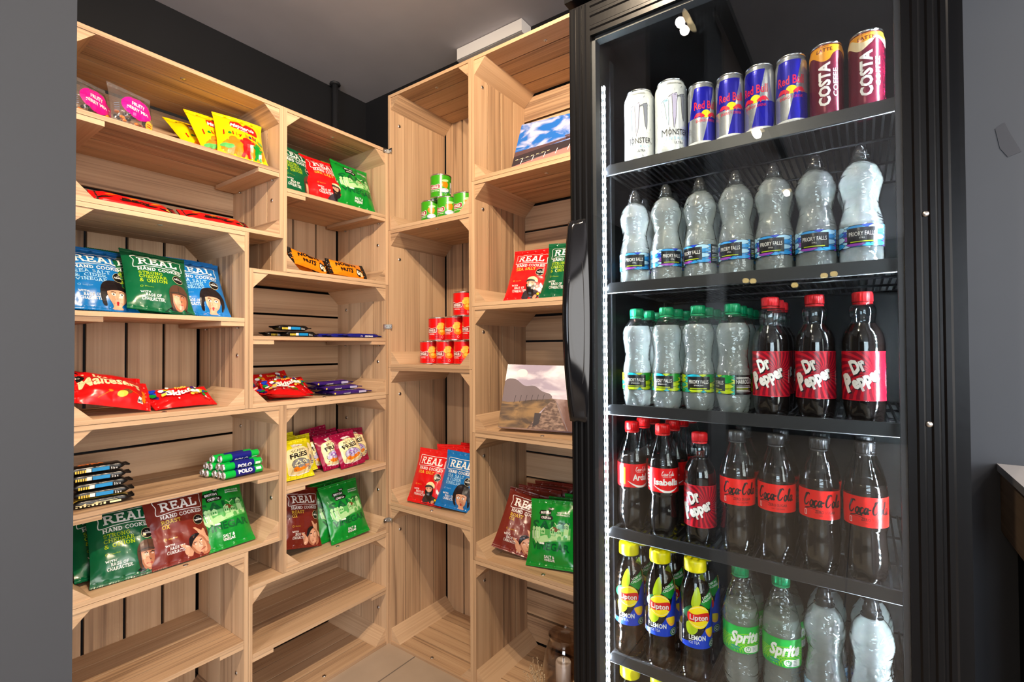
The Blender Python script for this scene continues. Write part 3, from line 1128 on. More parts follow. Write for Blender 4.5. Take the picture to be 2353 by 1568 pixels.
class Print:
    """list of (material, layer, polygon) in a pack's own flat coordinates (metres)"""
    def __init__(s):
        s.items = []
        s.lay = 1

    def up(s):
        s.lay += 1
        return s

    def poly(s, m, pts):
        s.items.append((m, s.lay, list(pts)))

    def polys(s, m, ps):
        for p in ps:
            s.items.append((m, s.lay, list(p)))

    def text(s, m, txt, x, y, h, width=None, font='sans', bold=0.0, shear=0.0, rot=0.0, align='l', weight=1.0, warp=None):
        if font == 'slab':
            ps, a, b_, c, d = slab(txt, weight)
        else:
            ps, a, b_, c, d = sans(txt, bold)
        k = h / (0.72 if font != 'slab' else 1.0)
        if font != 'slab':
            c = 0.0
        kx = k if width is None else width / (b_ - a)
        wd = (b_ - a) * kx
        ox = {'l': 0, 'c': -wd / 2, 'r': -wd}[align]
        cr_, sr = math.cos(rot), math.sin(rot)
        for p in ps:
            q = []
            for px, py in p:
                X, Y = (px - a) * kx + ox, (py - c) * k
                if warp:
                    X, Y = warp(X / max(wd, 1e-9), X, Y)
                X += Y * shear
                q.append((x + X * cr_ - Y * sr, y + X * sr + Y * cr_))
            s.items.append((m, s.lay, q))


def _convexish(p):
    n = len(p)
    if n < 4:
        return True
    sgn = 0
    for i in range(n):
        a, b_, c = p[i], p[(i + 1) % n], p[(i + 2) % n]
        z = (b_[0] - a[0]) * (c[1] - b_[1]) - (b_[1] - a[1]) * (c[0] - b_[0])
        if abs(z) > 1e-14:
            if sgn and (z > 0) != (sgn > 0):
                return False
            sgn = 1 if z > 0 else -1
    return True


def _clip(p, ax, v, keep_low):
    out = []
    n = len(p)
    for i in range(n):
        a, b_ = p[i], p[(i + 1) % n]
        ia = (a[ax] <= v) if keep_low else (a[ax] >= v)
        ib = (b_[ax] <= v) if keep_low else (b_[ax] >= v)
        if ia:
            out.append(a)
        if ia != ib:
            t = (v - a[ax]) / (b_[ax] - a[ax])
            out.append((a[0] + (b_[0] - a[0]) * t, a[1] + (b_[1] - a[1]) * t))
    return out


def _split(p, ax, lines):
    lo, hi = min(q[ax] for q in p), max(q[ax] for q in p)
    cuts = [v for v in lines if lo + 1e-9 < v < hi - 1e-9]
    res = []
    rest = p
    for v in cuts:
        a = _clip(rest, ax, v, True)
        if len(a) > 2:
            res.append(a)
        rest = _clip(rest, ax, v, False)
        if len(rest) < 3:
            return res
    res.append(rest)
    return res


def emit_print(mb, pr, gu, gv, fn, eps=.00022, base=.00018):
    """cut the shapes on the grid lines and lay them on the surface: fn(u, v, offset) -> position"""
    u0, u1, v0, v1 = gu[0], gu[-1], gv[0], gv[-1]
    for m, lay, p in pr.items:
        if not _convexish(p):
            tr_ = tessellate_polygon([[Vector((q[0], q[1], 0)) for q in p]])
            tri = [[p[i] for i in t] for t in tr_]
        else:
            tri = [p]
        for t in tri:
            ar = sum(t[i][0] * t[(i + 1) % len(t)][1] - t[(i + 1) % len(t)][0] * t[i][1] for i in range(len(t)))
            if abs(ar) < 1e-12:
                continue
            if ar < 0:
                t = t[::-1]
            if max(q[0] for q in t) <= u0 or min(q[0] for q in t) >= u1 or max(q[1] for q in t) <= v0 or min(q[1] for q in t) >= v1:
                continue
            for ax, a, b_ in ((0, u0, u1), (1, v0, v1)):
                t = _clip(t, ax, a, False) if t else t
                t = _clip(t, ax, b_, True) if t else t
            if len(t) < 3:
                continue
            for s1 in _split(t, 0, gu):
                for s2 in _split(s1, 1, gv):
                    off = base + eps * lay
                    mb.face([mb.vert(fn(q[0], q[1], off)) for q in s2], m, None, True)


# ------------------------------------------------------------------ pillow packs
def make_pack(name, W, H, T, mat, pr=None, seal='v', seal_mat=None, seed=1, wrinkle=1.0, back=.55, film_inside=None, nu=18, nv=24, pinch=.07, print_name=None):
    """a sealed pillow pack; local x across, z up, printed face towards -y, base at z = 0"""
    seal_mat = seal_mat or mat
    rnd = random.Random(seed)
    ph = [rnd.uniform(0, 6.28) for _ in range(8)]
    sv = Vector((seed * 3.1, seed * 1.7, 0))
    SL = .011                                             # width of the crimped seal
    def prof(u, v, side):
        """u, v in -1..1; half thickness"""
        e, f = (u, v) if seal == 'v' else (v, u)
        L = H if seal == 'v' else W
        fl = min(1.0, max(0.0, (1 - abs(f)) * L / 2 - SL) / (L * .26))
        t = T * (max(0.0, 1 - abs(e) ** 2.6) ** .75) * (math.sin(fl * PI / 2) ** .8)
        near = math.exp(-((1 - abs(f)) * L / 2 - SL) / .028) if (1 - abs(f)) * L / 2 > SL else 0
        cre = math.sin(e * 17 + ph[0] + f * 2) + .7 * math.sin(e * 29 + ph[1])
        nz_ = noise.noise(Vector((u * 2.2 + (3 if side else 0), v * 2.6, 0)) + sv)
        nz2 = noise.noise(Vector((u * 5.2, v * 4.6, 4 + side)) + sv)
        rid = 1 - abs(noise.noise(Vector((u * 1.8 + v * .9, v * 1.6 - u * .6, 9 + side)) + sv)) * 2
        k = min(1.0, fl * 2.5)
        return t + wrinkle * (near * .0022 * cre * (1 - abs(e) ** 4) + k * (1 - abs(e) ** 6) * (.0042 * nz_ + .0016 * nz2 + .0026 * (rid ** 3)))
    def outline(u, v):
        e, f = (u, v) if seal == 'v' else (v, u)
        k = 1 - pinch * (1 - abs(f) ** 3)
        return (u * W / 2 * k, v * H / 2) if seal == 'v' else (u * W / 2, v * H / 2 * k)
    def bend(x, z):
        return wrinkle * (.0035 * math.sin(x / W * 3 + ph[2]) * abs(z / H * 2) ** 2 + .0025 * math.sin(z / H * 4 + ph[3]))
    def surf(u, v, side, off=0.0):
        x, z = outline(u, v)
        t = max(0.0003, prof(u, v, side))
        y = bend(x, z) + ((-t - off) if side == 0 else (t * back + off))
        return (x, y, z + H / 2)
    us = [-1 + 2 * i / nu for i in range(nu + 1)]
    vs2 = [-1 + 2 * j / nv for j in range(nv + 1)]
    b = MB()
    b.grid([[surf(u, v, 0) for u in us] for v in vs2], mat)
    b.grid([[surf(u, v, 1) for u in us] for v in vs2], mat, True, True)
    F = [[surf(u, v, 0) for u in us] for v in vs2]
    def fn(x, z, off):
        fu = min(max((x / (W / 2) + 1) / 2, 0), 1) * nu
        fv = min(max(z / H, 0), 1) * nv
        i, j = min(int(fu), nu - 1), min(int(fv), nv - 1)
        a, c = fu - i, fv - j
        p = [F[j][i][k] * (1 - a) * (1 - c) + F[j][i + 1][k] * a * (1 - c) + F[j + 1][i][k] * (1 - a) * c + F[j + 1][i + 1][k] * a * c for k in range(3)]
        return (p[0], p[1] - off, p[2])
    gu = [u * W / 2 for u in us]
    gv = [(v + 1) * H / 2 for v in vs2]
    pb = None
    if pr is not None:
        if print_name:
            pb = MB()
            emit_print(pb, pr, gu, gv, fn, eps=.00025, base=.0005)
        else:
            emit_print(b, pr, gu, gv, fn, eps=.00025, base=.0005)
    root = b.build(name)
    if pb:
        pb.build(print_name, root)
    # crimped, saw-toothed seals
    for sgn in (-1, 1):
        s = MB()
        n = 30
        def at(t, d):
            if seal == 'v':
                p = surf(-1 + 2 * t, sgn * (1 - (SL / (H / 2)) * 1.02), 0)
                q = surf(-1 + 2 * t, sgn, 0)
            else:
                p = surf(sgn * (1 - (SL / (W / 2)) * 1.02), -1 + 2 * t, 0)
                q = surf(sgn, -1 + 2 * t, 0)
            return Vector(p).lerp(Vector(q), d)
        rows = []
        for d, yo in ((0, 0), (.25, .0006), (.5, -.0004), (.75, .0006), (1.0, 0), ):
            row = []
            for i in range(2 * n + 1):
                t = i / (2 * n)
                dd = d + (.10 if (i % 2) else 0) * (1 if d == 1.0 else 0)
                p = at(t, dd)
                row.append((p.x, p.y + yo - .0010, p.z))
            rows.append(row)
        s.grid(rows, seal_mat, False, (sgn < 0) if seal == 'v' else (sgn > 0))
        s.grid([[(p[0], p[1] + .0020, p[2]) for p in r] for r in rows], seal_mat, False, (sgn > 0) if seal == 'v' else (sgn < 0))
        nm = ('top_seal' if sgn > 0 else 'bottom_seal') if seal == 'v' else 'end_seal'
        s.build(nm, root)
    return root


# ------------------------------------------------------------------ turned packs: cans and bottles
def radius_at(prof, z):
    for (r0, z0_), (r1, z1_) in zip(prof, prof[1:]):
        if z0_ <= z <= z1_ and z1_ > z0_:
            return r0 + (r1 - r0) * (z - z0_) / (z1_ - z0_)
    return prof[-1][0]


def wrap_print(mb, pr, prof, half, z0_, z1_, step=.10, add=0.0, base=.00012):
    """wrap a print round a turned body; u = arc length from the front (-y), towards the viewer's right"""
    rr = max(r for r, z in prof)
    n = int(2 * half / (rr * step)) + 1
    gu = [-half + 2 * half * i / n for i in range(n + 1)]
    zs = sorted({z0_, z1_} | {z for r, z in prof if z0_ < z < z1_} | {z0_ + (z1_ - z0_) * k / 6 for k in range(7)})
    def fn(u, v, off):
        a = -PI / 2 + u / rr
        r = radius_at(prof, v) + add + off
        return (r * math.cos(a), r * math.sin(a), v)
    emit_print(mb, pr, gu, zs, fn, eps=.00006, base=base)


def smooth_prof(pts, n=5):
    q = smooth(pts, n)
    out = [q[0]]
    for r, z in q[1:]:
        if z > out[-1][1] + 1e-6:
            out.append((max(r, .0005), z))
    return out


def label_sleeve(prof, z0_, z1_, mat, n=48, add=.0002):
    b = MB()
    zs = sorted({z0_, z1_} | {z for r, z in prof if z0_ < z < z1_})
    b.lathe([(radius_at(prof, z) + add, z) for z in zs], n, mat, cap0=False, cap1=False)
    return b


def screw_cap(root, z0_, r, h, mat, ribs=40, name='cap'):
    b = MB()
    def rib(a, z):
        return .0004 * math.cos(a * ribs / 2) if z < h * .86 else 0
    b.lathe([(r, 0), (r, h * .80), (r * .97, h * .93), (r * .86, h), (0.0005, h)], ribs * 2, mat, cap0=True, cap1=True, z0=z0_, fn=lambda a, z: rib(a, z))
    b.lathe([(r * .985, -.0042), (r * .985, -.0008)], 32, mat, cap0=True, cap1=True, z0=z0_)
    return b.build(name, root)
# ------------------------------------------------------------------ crisp packets
BW, BH = .150, .192


def face_woman(p, X, Z):
    q = lambda pts: [(X(a), Z(b)) for a, b in pts]
    S = lambda a: a * BW
    p.up().poly('hair', q(smooth([(.50, .90), (.47, .76), (.52, .62), (.62, .56), (.74, .555), (.86, .60), (.93, .70), (.93, .82), (.90, .90), (.86, .92), (.84, .80), (.56, .80), (.56, .92)], 4, True)))
    p.up().poly('skin', q(smooth([(.585, .70), (.70, .69), (.82, .70), (.845, .78), (.815, .88), (.76, .925), (.78, .955), (.84, .965), (.84, .975), (.54, .975), (.55, .965), (.62, .955), (.64, .925), (.595, .87), (.565, .78)], 4, True)))
    p.up().poly('hair', q(smooth([(.55, .74), (.56, .66), (.66, .61), (.78, .62), (.87, .68), (.87, .745), (.78, .725), (.66, .725)], 4, True)))
    for x in (.645, .765):
        p.poly('white', ell(X(x), Z(.79), S(.034), S(.021), 16))
        p.poly('skin_dark', ell(X(.705 + (x - .705) * .5), Z(.85), S(.006), S(.006), 8))
    p.polys('hair', stroke(q([(.605, .765), (.645, .752), (.685, .762)]), S(.010)) + stroke(q([(.73, .762), (.765, .752), (.805, .765)]), S(.010)))
    p.up()
    for x in (.645, .765):
        p.poly('hair', ell(X(x), Z(.79), S(.013), S(.015), 12))
    p.poly('lips', ell(X(.705), Z(.885), S(.020), S(.018), 14))
    p.poly('lips', ell(X(.705), Z(.905), S(.016), S(.012), 14))
    p.polys('skin_dark', stroke(q([(.64, .90), (.67, .885)]), S(.006)) + stroke(q([(.77, .90), (.74, .885)]), S(.006)) + stroke(q([(.69, .81), (.695, .845), (.71, .85)]), S(.005)))


def face_pilot(p, X, Z):
    q = lambda pts: [(X(a), Z(b)) for a, b in pts]
    S = lambda a: a * BW
    p.up().poly('black', q(smooth([(.54, .985), (.62, .93), (.72, .90), (.86, .93), (.97, .985)], 4) + [(.97, .99), (.54, .99)]))
    p.up().poly('leather', q(smooth([(.645, .90), (.615, .80), (.62, .69), (.68, .61), (.78, .585), (.88, .61), (.935, .69), (.93, .80), (.905, .90), (.88, .93), (.78, .97), (.68, .93)], 4, True)))
    p.up().poly('skin_dark', q(smooth([(.665, .745), (.72, .735), (.78, .735), (.85, .735), (.895, .745), (.895, .83), (.865, .91), (.79, .965), (.715, .935), (.675, .86)], 4, True)))
    p.up().poly('skin', q(smooth([(.68, .755), (.77, .75), (.785, .82), (.80, .93), (.74, .915), (.695, .85)], 4, True)))
    p.polys('hair', stroke(q([(.70, .755), (.745, .748), (.765, .765)]), S(.014)) + stroke(q([(.80, .765), (.83, .748), (.87, .755)]), S(.014)))
    p.polys('lips', stroke(q([(.735, .885), (.785, .88), (.825, .885)]), S(.010)))
    p.polys('leather', stroke(q([(.785, .765), (.775, .82), (.80, .845), (.815, .835)]), S(.008)))
    p.up()
    for x in (.735, .835):
        p.poly('white', ell(X(x), Z(.775), S(.018), S(.007), 10))
        p.poly('hair', ell(X(x), Z(.775), S(.008), S(.008), 8))
    p.polys('dk_grey', stroke(q([(.63, .725), (.70, .705), (.80, .70), (.92, .725)]), S(.014)) + stroke(q([(.66, .74), (.665, .86), (.71, .945)]), S(.010)) + stroke(q([(.78, .60), (.785, .70)]), S(.006)))


def face_fisher(p, X, Z):
    q = lambda pts: [(X(a), Z(b)) for a, b in pts]
    S = lambda a: a * BW
    p.up().poly('jumper', q(smooth([(.40, .985), (.47, .88), (.58, .83), (.74, .83), (.88, .89), (.95, .985)], 4) + [(.95, .99), (.40, .99)]))
    p.up().poly('skin', q(smooth([(.56, .68), (.70, .67), (.72, .76), (.66, .83), (.57, .80)], 4, True)))
    p.up().poly('hair', q(smooth([(.54, .74), (.62, .775), (.70, .76), (.73, .70), (.76, .76), (.72, .88), (.64, .93), (.57, .88)], 4, True)))
    p.poly('cream', q(smooth([(.55, .655), (.60, .60), (.70, .595), (.78, .64), (.78, .70), (.70, .66)], 4, True)))
    p.up().poly('dk_grey', q(smooth([(.52, .70), (.58, .65), (.70, .655), (.77, .70), (.66, .685)], 4, True)))
    p.poly('skin', ell(X(.74), Z(.935), S(.055), S(.032), 14, .5))
    p.polys('hair', stroke(q([(.58, .715), (.61, .71)]), S(.010)) + stroke(q([(.65, .71), (.69, .71)]), S(.010)))
    p.up().poly('yellow', ell(X(.82), Z(.895), S(.030), S(.024), 14, .4))
    p.poly('white', q([(.86, .70), (.89, .73), (.95, .80), (.90, .80), (.85, .77), (.84, .73)]))
    p.poly('monster_grey', q([(.89, .74), (.96, .83), (.90, .80)]))


def face_ox(p, X, Z):
    q = lambda pts: [(X(a), Z(b)) for a, b in pts]
    S = lambda a: a * BW
    for pts in ([(.42, .80), (.40, .775), (.50, .80), (.56, .83), (.64, .90), (.62, .97), (.54, .95), (.48, .87), (.50, .85)], [(.72, .66), (.66, .60), (.70, .60), (.80, .66), (.84, .63), (.86, .64), (.88, .74), (.95, .80), (.95, .87), (.84, .78), (.76, .74)]):
        p.up().poly('skin', q(pts))
    p.up().poly('skin_dark', q(smooth([(.58, .78), (.68, .70), (.80, .73), (.90, .84), (.93, .93), (.86, .98), (.74, .97), (.62, .89)], 4, True)))
    p.up().poly('skin', q(smooth([(.60, .80), (.70, .735), (.79, .76), (.86, .85), (.86, .94), (.76, .95), (.66, .88)], 4, True)))
    p.up().poly('hair', q(smooth([(.55, .80), (.57, .725), (.66, .685), (.75, .70), (.70, .73), (.63, .78), (.585, .845)], 4, True)))
    p.polys('hair', stroke(q([(.645, .80), (.70, .80)]), S(.013)) + stroke(q([(.745, .785), (.79, .775)]), S(.013)))
    p.polys('lips', stroke(q([(.755, .915), (.81, .895), (.84, .89)]), S(.011)))
    p.polys('leather', stroke(q([(.73, .80), (.755, .85), (.78, .855)]), S(.007)))
    p.poly('white', ell(X(.675), Z(.825), S(.014), S(.007), 8))
    p.poly('white', ell(X(.775), Z(.80), S(.014), S(.007), 8))


def real_print(lines, tint, portrait):
    p = Print()
    X = lambda a: (a - .5) * BW
    Z = lambda b_: (1 - b_) * BH
    fr_ = smooth([(.16, .125), (.50, .135), (.86, .125), (.90, .15), (.885, .22), (.90, .295), (.86, .325), (.5, .312), (.18, .33), (.13, .30), (.145, .22), (.12, .15)], 4, True)
    p.polys('white', stroke([(X(a), Z(b_)) for a, b_ in fr_], .0017, True))
    p.text('white', 'REAL', X(.20), Z(.290), .128 * BH, width=.62 * BW, font='slab', weight=1.0)
    p.text('white', 'HAND COOKED', X(.18), Z(.392), .050 * BH, width=.70 * BW, font='slab', weight=1.05)
    y = .462
    for ln in lines:
        p.text(tint, ln, X(.18), Z(y), .050 * BH, width=.062 * BW * len(ln), font='slab', weight=.85)
        y += .064
    p.text(tint, 'Gluten Free', X(.25), Z(.672), .016 * BH)
    p.polys(tint, stroke(ell(X(.205), Z(.664), .0026, .0026, 10), .0007, True))
    p.text('white', 'WITH', X(.18), Z(.765), .026 * BH, width=.15 * BW, font='slab')
    p.text('white', 'BAGS OF', X(.25), Z(.812), .036 * BH, width=.24 * BW, font='slab')
    p.text('white', 'CHARACTER.', X(.20), Z(.862), .038 * BH, width=.36 * BW, font='slab')
    portrait(p, X, Z)
    p.up().poly('cream', ell(X(.79), Z(.50), .0135, .0135, 24))
    p.up().poly('black', ell(X(.79), Z(.50), .0128, .0128, 24))
    p.up().text('white', 'taste', X(.79), Z(.512), .0062, width=.0205, align='c', bold=.02)
    p.text('white', 'great', X(.79), Z(.478), .0026, align='c')
    return p


def british_print():
    p = Print()
    X = lambda a: (a - .5) * BW
    Z = lambda b_: (1 - b_) * BH
    q = lambda pts: [(X(a), Z(b_)) for a, b_ in pts]
    p.text('dark_green', 'SALT', X(.08), Z(.475), .150 * BH, width=.84 * BW, bold=.03)
    p.text('dark_green', 'VINEGAR', X(.10), Z(.745), .105 * BH, width=.84 * BW, bold=.03)
    # engraving-like scene in pale greens
    p.up().poly('mid_green', q([(.07, .50), (.30, .455), (.60, .44), (.94, .40), (.94, .585), (.60, .62), (.30, .64), (.10, .60)]))
    p.up().poly('pale_green', q([(.12, .60), (.40, .535), (.70, .535), (.94, .50), (.94, .565), (.62, .60), (.30, .655)]))
    for x0, x1, y0, y1 in ((.80, .90, .33, .54), (.30, .40, .42, .52), (.52, .62, .40, .53), (.64, .76, .44, .55)):
        p.poly('pale_green', q([(x0, y1), (x1, y1), (x1, y0 + .03), ((x0 + x1) / 2, y0), (x0, y0 + .03)]))
    p.poly('brown', q([(.52, .46), (.60, .40), (.72, .44), (.72, .48)]))
    p.up()
    for x in (.82, .85, .88):
        p.poly('dark_green', q([(x - .008, .42), (x + .008, .42), (x + .008, .37), (x - .008, .37)]))
    for x in (.33, .37, .55, .59, .67, .71, .74):
        p.poly('british_green', q([(x - .010, .50), (x + .010, .50), (x + .010, .47), (x - .010, .47)]))
    for a in (.12, .20, .26):
        p.poly('pale_green', ell(X(a), Z(.45), .0052, .0060, 12))
        p.polys('pale_green', stroke(q([(a, .48), (a + .02, .58), (a + .10, .66)]), .006))
        p.polys('white', stroke(q([(a - .03, .48), (a - .01, .60)]), .0016))
    p.polys('pale_green', stroke(q([(.60, .34), (.655, .385), (.73, .35)]), .0024) + stroke(q([(.655, .385), (.67, .43)]), .002))
    p.polys('white', stroke(q([(.30, .655), (.40, .66)]), .005))
    for x, yb in ((.50, .535), (.72, .57), (.84, .555)):
        p.poly('mid_green', ell(X(x), Z(yb), .006, .008, 12))
    # arrow signs
    p.up().poly('black', q([(.22, .215), (.25, .17), (.50, .17), (.50, .235), (.25, .235)]))
    p.poly('black', q([(.26, .245), (.52, .245), (.56, .275), (.52, .31), (.26, .31)]))
    p.poly('black', q([(.42, .12), (.53, .12), (.55, .14), (.53, .16), (.42, .16)]))
    p.up().text('white', 'BRITISH', X(.265), Z(.222), .036 * BH, width=.215 * BW, bold=.025)
    p.text('white', 'CRISP.Co', X(.285), Z(.295), .034 * BH, width=.22 * BW, bold=.025)
    p.text('white', 'THE', X(.445), Z(.152), .022 * BH, bold=.02)
    p.text('white', 'NEVER SOLD IN', X(.64), Z(.20), .022 * BH, width=.26 * BW, bold=.01)
    p.text('white', 'SUPERMARKETS', X(.63), Z(.235), .022 * BH, width=.27 * BW, bold=.01)
    p.text('white', 'SALT &', X(.52), Z(.860), .038 * BH, width=.22 * BW, bold=.03, align='c')
    p.text('white', 'VINEGAR', X(.52), Z(.905), .036 * BH, width=.23 * BW, bold=.03, align='c')
    return p


PR_BLUE = real_print(['SEA SALT', '& CIDER', 'VINEGAR'], 'pale_blue', face_woman)
PR_GREEN = real_print(['STRONG', 'CHEDDAR', '& ONION'], 'lime', face_pilot)
PR_RED = real_print(['SEA SALT'], 'gold', face_fisher)
PR_OX = real_print(['ROAST', 'OX'], 'gold', face_ox)
PR_BRIT = british_print()
CRISP = {}
for key, mat, pr in (('blue', 'crisp_blue', PR_BLUE), ('green', 'crisp_green', PR_GREEN), ('red', 'crisp_red', PR_RED), ('brown', 'crisp_brown', PR_OX), ('british', 'british_green', PR_BRIT)):
    for var in (0, 1):
        CRISP[key, var] = Proto(lambda mat=mat, pr=pr, key=key, var=var: make_pack('crisp_packet', BW, BH, .020, mat, pr, 'v', back=.42, seed=len(key) * 3 + var * 5 + ord(key[0])))

# --- other pillow packs


def fries_print(word, rim):
    p = Print()
    W, H = .105, .124
    q = lambda pts: [((a - .5) * W, (1 - b_) * H) for a, b_ in pts]
    p.poly('cream', q(smooth([(.14, .30), (.30, .26), (.5, .22), (.72, .24), (.88, .32), (.93, .55), (.90, .82), (.75, .90), (.5, .91), (.22, .90), (.10, .80), (.08, .52)], 4, True)))
    p.up().text('black', word, -.001, (1 - .36) * H, .066 * H, width=.46 * W, align='c', bold=.0, rot=.10)
    p.text('black', 'FRIES', -.002, (1 - .50) * H, .115 * H, width=.60 * W, align='c', bold=.035, rot=.10)
    p.polys('black', stroke(ell(-.001, (1 - .68) * H, .31 * W, .145 * H, 26), .0011, True))
    p.poly('monster_lilac' if rim == 'magenta' else 'grey', ell(-.001, (1 - .68) * H, .30 * W, .14 * H, 26))
    p.up().polys('cream' if rim != 'magenta' else 'lilac', stroke(q([(.30, .66), (.42, .60), (.50, .66), (.62, .58), (.70, .66)]), .0026) + stroke(q([(.34, .72), (.46, .68), (.58, .70)]), .002))
    p.polys('navy' if rim == 'magenta' else 'dk_grey', stroke(q([(.36, .64), (.44, .70), (.52, .62), (.60, .70), (.68, .64)]), .0015))
    p.poly('orange', q(smooth([(.24, .76), (.36, .73), (.46, .77), (.58, .73), (.72, .70), (.76, .74), (.66, .80), (.46, .84), (.30, .82)], 4, True)))
    p.poly('white', q([(.30, .17), (.52, .13), (.72, .16), (.70, .21), (.52, .20), (.32, .24)]))
    p.text('red' if rim == 'magenta' else 'magenta', 'Smiths', 0.001, (1 - .20) * H, .03 * H, width=.22 * W, align='c', bold=.03)
    p.polys('monster_grey', [R4(.30 * W, .22 * H, .40 * W, .245 * H), R4(.30 * W, .18 * H, .40 * W, .205 * H)])
    p.polys('white', stroke(q([(.16, .88), (.5, .92), (.84, .88)]), .003))
    return p


SCAMPI = Proto(lambda: make_pack('snack_packet', .105, .124, .022, 'scampi', fries_print('SCAMPI', 'scampi'), 'v', seed=31, nu=16, nv=18, wrinkle=1.5))
BACON = [Proto(lambda k=k: make_pack('snack_packet', .105, .124, .022, 'magenta', fries_print('BACON', 'magenta'), 'v', seed=41 + k, nu=16, nv=18, wrinkle=1.5)) for k in (0, 1)]


def jelly_print():
    p = Print()
    W, H = .135, .16
    q = lambda pts: [((a - .5) * W, (1 - b_) * H) for a, b_ in pts]
    p.poly('orange', q(smooth([(.10, .74), (.4, .66), (.72, .62), (.92, .72), (.92, .93), (.5, .95), (.10, .92)], 4, True)))
    p.up().poly('red', q(smooth([(.28, .24), (.42, .23), (.52, .30), (.62, .22), (.80, .30), (.82, .44), (.62, .43), (.42, .40), (.26, .36)], 4, True)))
    p.up().text('white', 'Maynards', .0, (1 - .375) * H, .075 * H, width=.50 * W, align='c', bold=.03, shear=.2, rot=-.06)
    p.text('white', 'BASSETTS', .006, (1 - .42) * H, .022 * H, align='c', bold=.02, rot=-.06)
    for ch, x, c in zip('jelly babies', (.10, .20, .29, .36, .41, .50, .55, .62, .70, .77, .82, .89), ('red', 'british_green', 'red', 'orange', 'red', 'red', 'orange', 'purple', 'red', 'british_green', 'orange', 'red')):
        if ch != ' ':
            p.text(c, ch, (x - .5) * W, (1 - .555 - .03 * (x - .5)) * H, .085 * H, bold=.045)
    def sweet(c, x, y, s):
        p.up().poly(c, ell((x - .5) * W, (1 - y) * H, .012 * s, .012 * s, 14))
        p.poly(c, ell((x - .5) * W, (1 - y) * H - .020 * s, .0115 * s, .017 * s, 16))
        for dx in (-1, 1):
            p.polys(c, stroke([((x - .5) * W + dx * .006 * s, (1 - y) * H - .013 * s), ((x - .5) * W + dx * .018 * s, (1 - y) * H - .004 * s)], .007 * s))
            p.polys(c, stroke([((x - .5) * W + dx * .005 * s, (1 - y) * H - .032 * s), ((x - .5) * W + dx * .010 * s, (1 - y) * H - .045 * s)], .008 * s))
    sweet('flame', .28, .68, .95); sweet('british_green', .80, .72, .85); sweet('red', .56, .66, 1.05)
    p.up().poly('mid_green', ell(-.045, .028, .018, .007, 14, -.1))
    p.poly('mid_green', ell(.054, (1 - .56) * H, .009, .006, 12))
    p.polys('black', stroke(q([(.46, .13), (.54, .16), (.56, .15)]), .0014))
    return p


JELLY = Proto(lambda: make_pack('sweet_bag', .135, .16, .024, 'yellow', jelly_print(), 'v', seed=12, nu=16, nv=18))


def nuts_print():
    p = Print()
    W, H = .150, .066
    p.poly('black', R4(-.075, 0, -.061, H)); p.poly('black', R4(.061, 0, .075, H))
    p.up().text('black', "NOBBY'S", -.005, .036, .0135, width=.080, align='c', bold=.05, warp=lambda t, x, y: (x, y + .004 * (1 - (2 * t) ** 2)))
    p.text('black', 'NUTS', -.008, .014, .0155, width=.048, align='c', bold=.05)
    p.poly('black', ell(.043, .022, .015, .018, 14, -.3))
    p.up().poly('cream', ell(.050, .015, .008, .010, 12, .3))
    p.poly('white', ell(.036, .018, .006, .010, 12, .3))
    p.up().polys('brown', stroke([(.046, .018), (.053, .012)], .002))
    return p


NUTS = Proto(lambda: make_pack('nut_packet', .150, .066, .012, 'orange', nuts_print(), 'u', seal_mat='black', seed=22, nu=22, nv=12))


def maltese_print():
    p = Print()
    W, H = .155, .098
    p.text('cream', 'Maltesers', -.066, .040, .029, width=.120, bold=.03, rot=.08, warp=lambda t, x, y: (x, y * (1.15 - .3 * t) + .010 * math.sin(PI * min(1, t * 1.1))))
    p.poly('brown', ell(.022, .033, .011, .008, 18, .3))
    p.up().poly('gold', ell(.012, .025, .011, .008, 18, .35))
    p.poly('orange', ell(.062, .028, .007, .010, 14, .2)); p.poly('orange', ell(.064, .046, .006, .010, 14, .2))
    p.polys('flame', stroke([(-.035, .010), (-.010, .030)], .0012) + stroke([(.025, .038), (.048, .028)], .0010))
    p.poly('flame', ell(-.012, .030, .005, .004, 12))
    p.poly('white', [(.046, .012), (.060, .012), (.055, .026), (.048, .026)])
    p.up().text('black', 'M', .048, .014, .008, bold=.03)
    p.poly('black', ell(-.066, .078, .010, .012, 14))
    p.up().text('white', '36', -.072, .076, .007, bold=.02)
    return p


MALT = [Proto(lambda k=k: make_pack('chocolate_pouch', .155, .098, .022, 'red', maltese_print(), 'u', seed=51 + k, nu=22, nv=14)) for k in (0, 1)]


def skittle_print(W, H):
    p = Print()
    rnd = random.Random(4)
    cols = ['lime', 'orange', 'purple', 'british_green', 'gold', 'white', 'blue']
    for k in range(26):
        x = rnd.choice((-1, 1)) * rnd.uniform(.16, .44) * W
        y = H * (.60 + rnd.uniform(-.14, .26))
        p.up().poly(cols[k % 7], ell(x, y, rnd.uniform(.005, .010), rnd.uniform(.004, .007), 10, rnd.uniform(0, 3)))
    p.up().text('white', 'Skittles', .0, H * .40, H * .22, width=W * .56, align='c', bold=.045, shear=.12, warp=lambda t, x, y: (x, y + .004 * math.sin(2 * PI * t)))
    p.poly('gold', ell(.018, H * .33, .005, .004, 10)); p.poly('orange', ell(.03, H * .36, .004, .003, 10))
    p.text('gold', 'Fruits', .0, H * .70, H * .10, align='c', bold=.02)
    p.poly('white', [(W * .33, H * .20), (W * .40, H * .20), (W * .375, H * .33), (W * .345, H * .33)])
    p.polys('white', [R4(-.02, H * .17, -.016, H * .22), R4(-.05, H * .16, -.045, H * .19)])
    return p


SKIT = [Proto(lambda k=k: make_pack('sweet_bag', .150, .085, .017, 'red', skittle_print(.150, .085), 'u', seed=61 + k, nu=20, nv=14)) for k in (0, 1)]


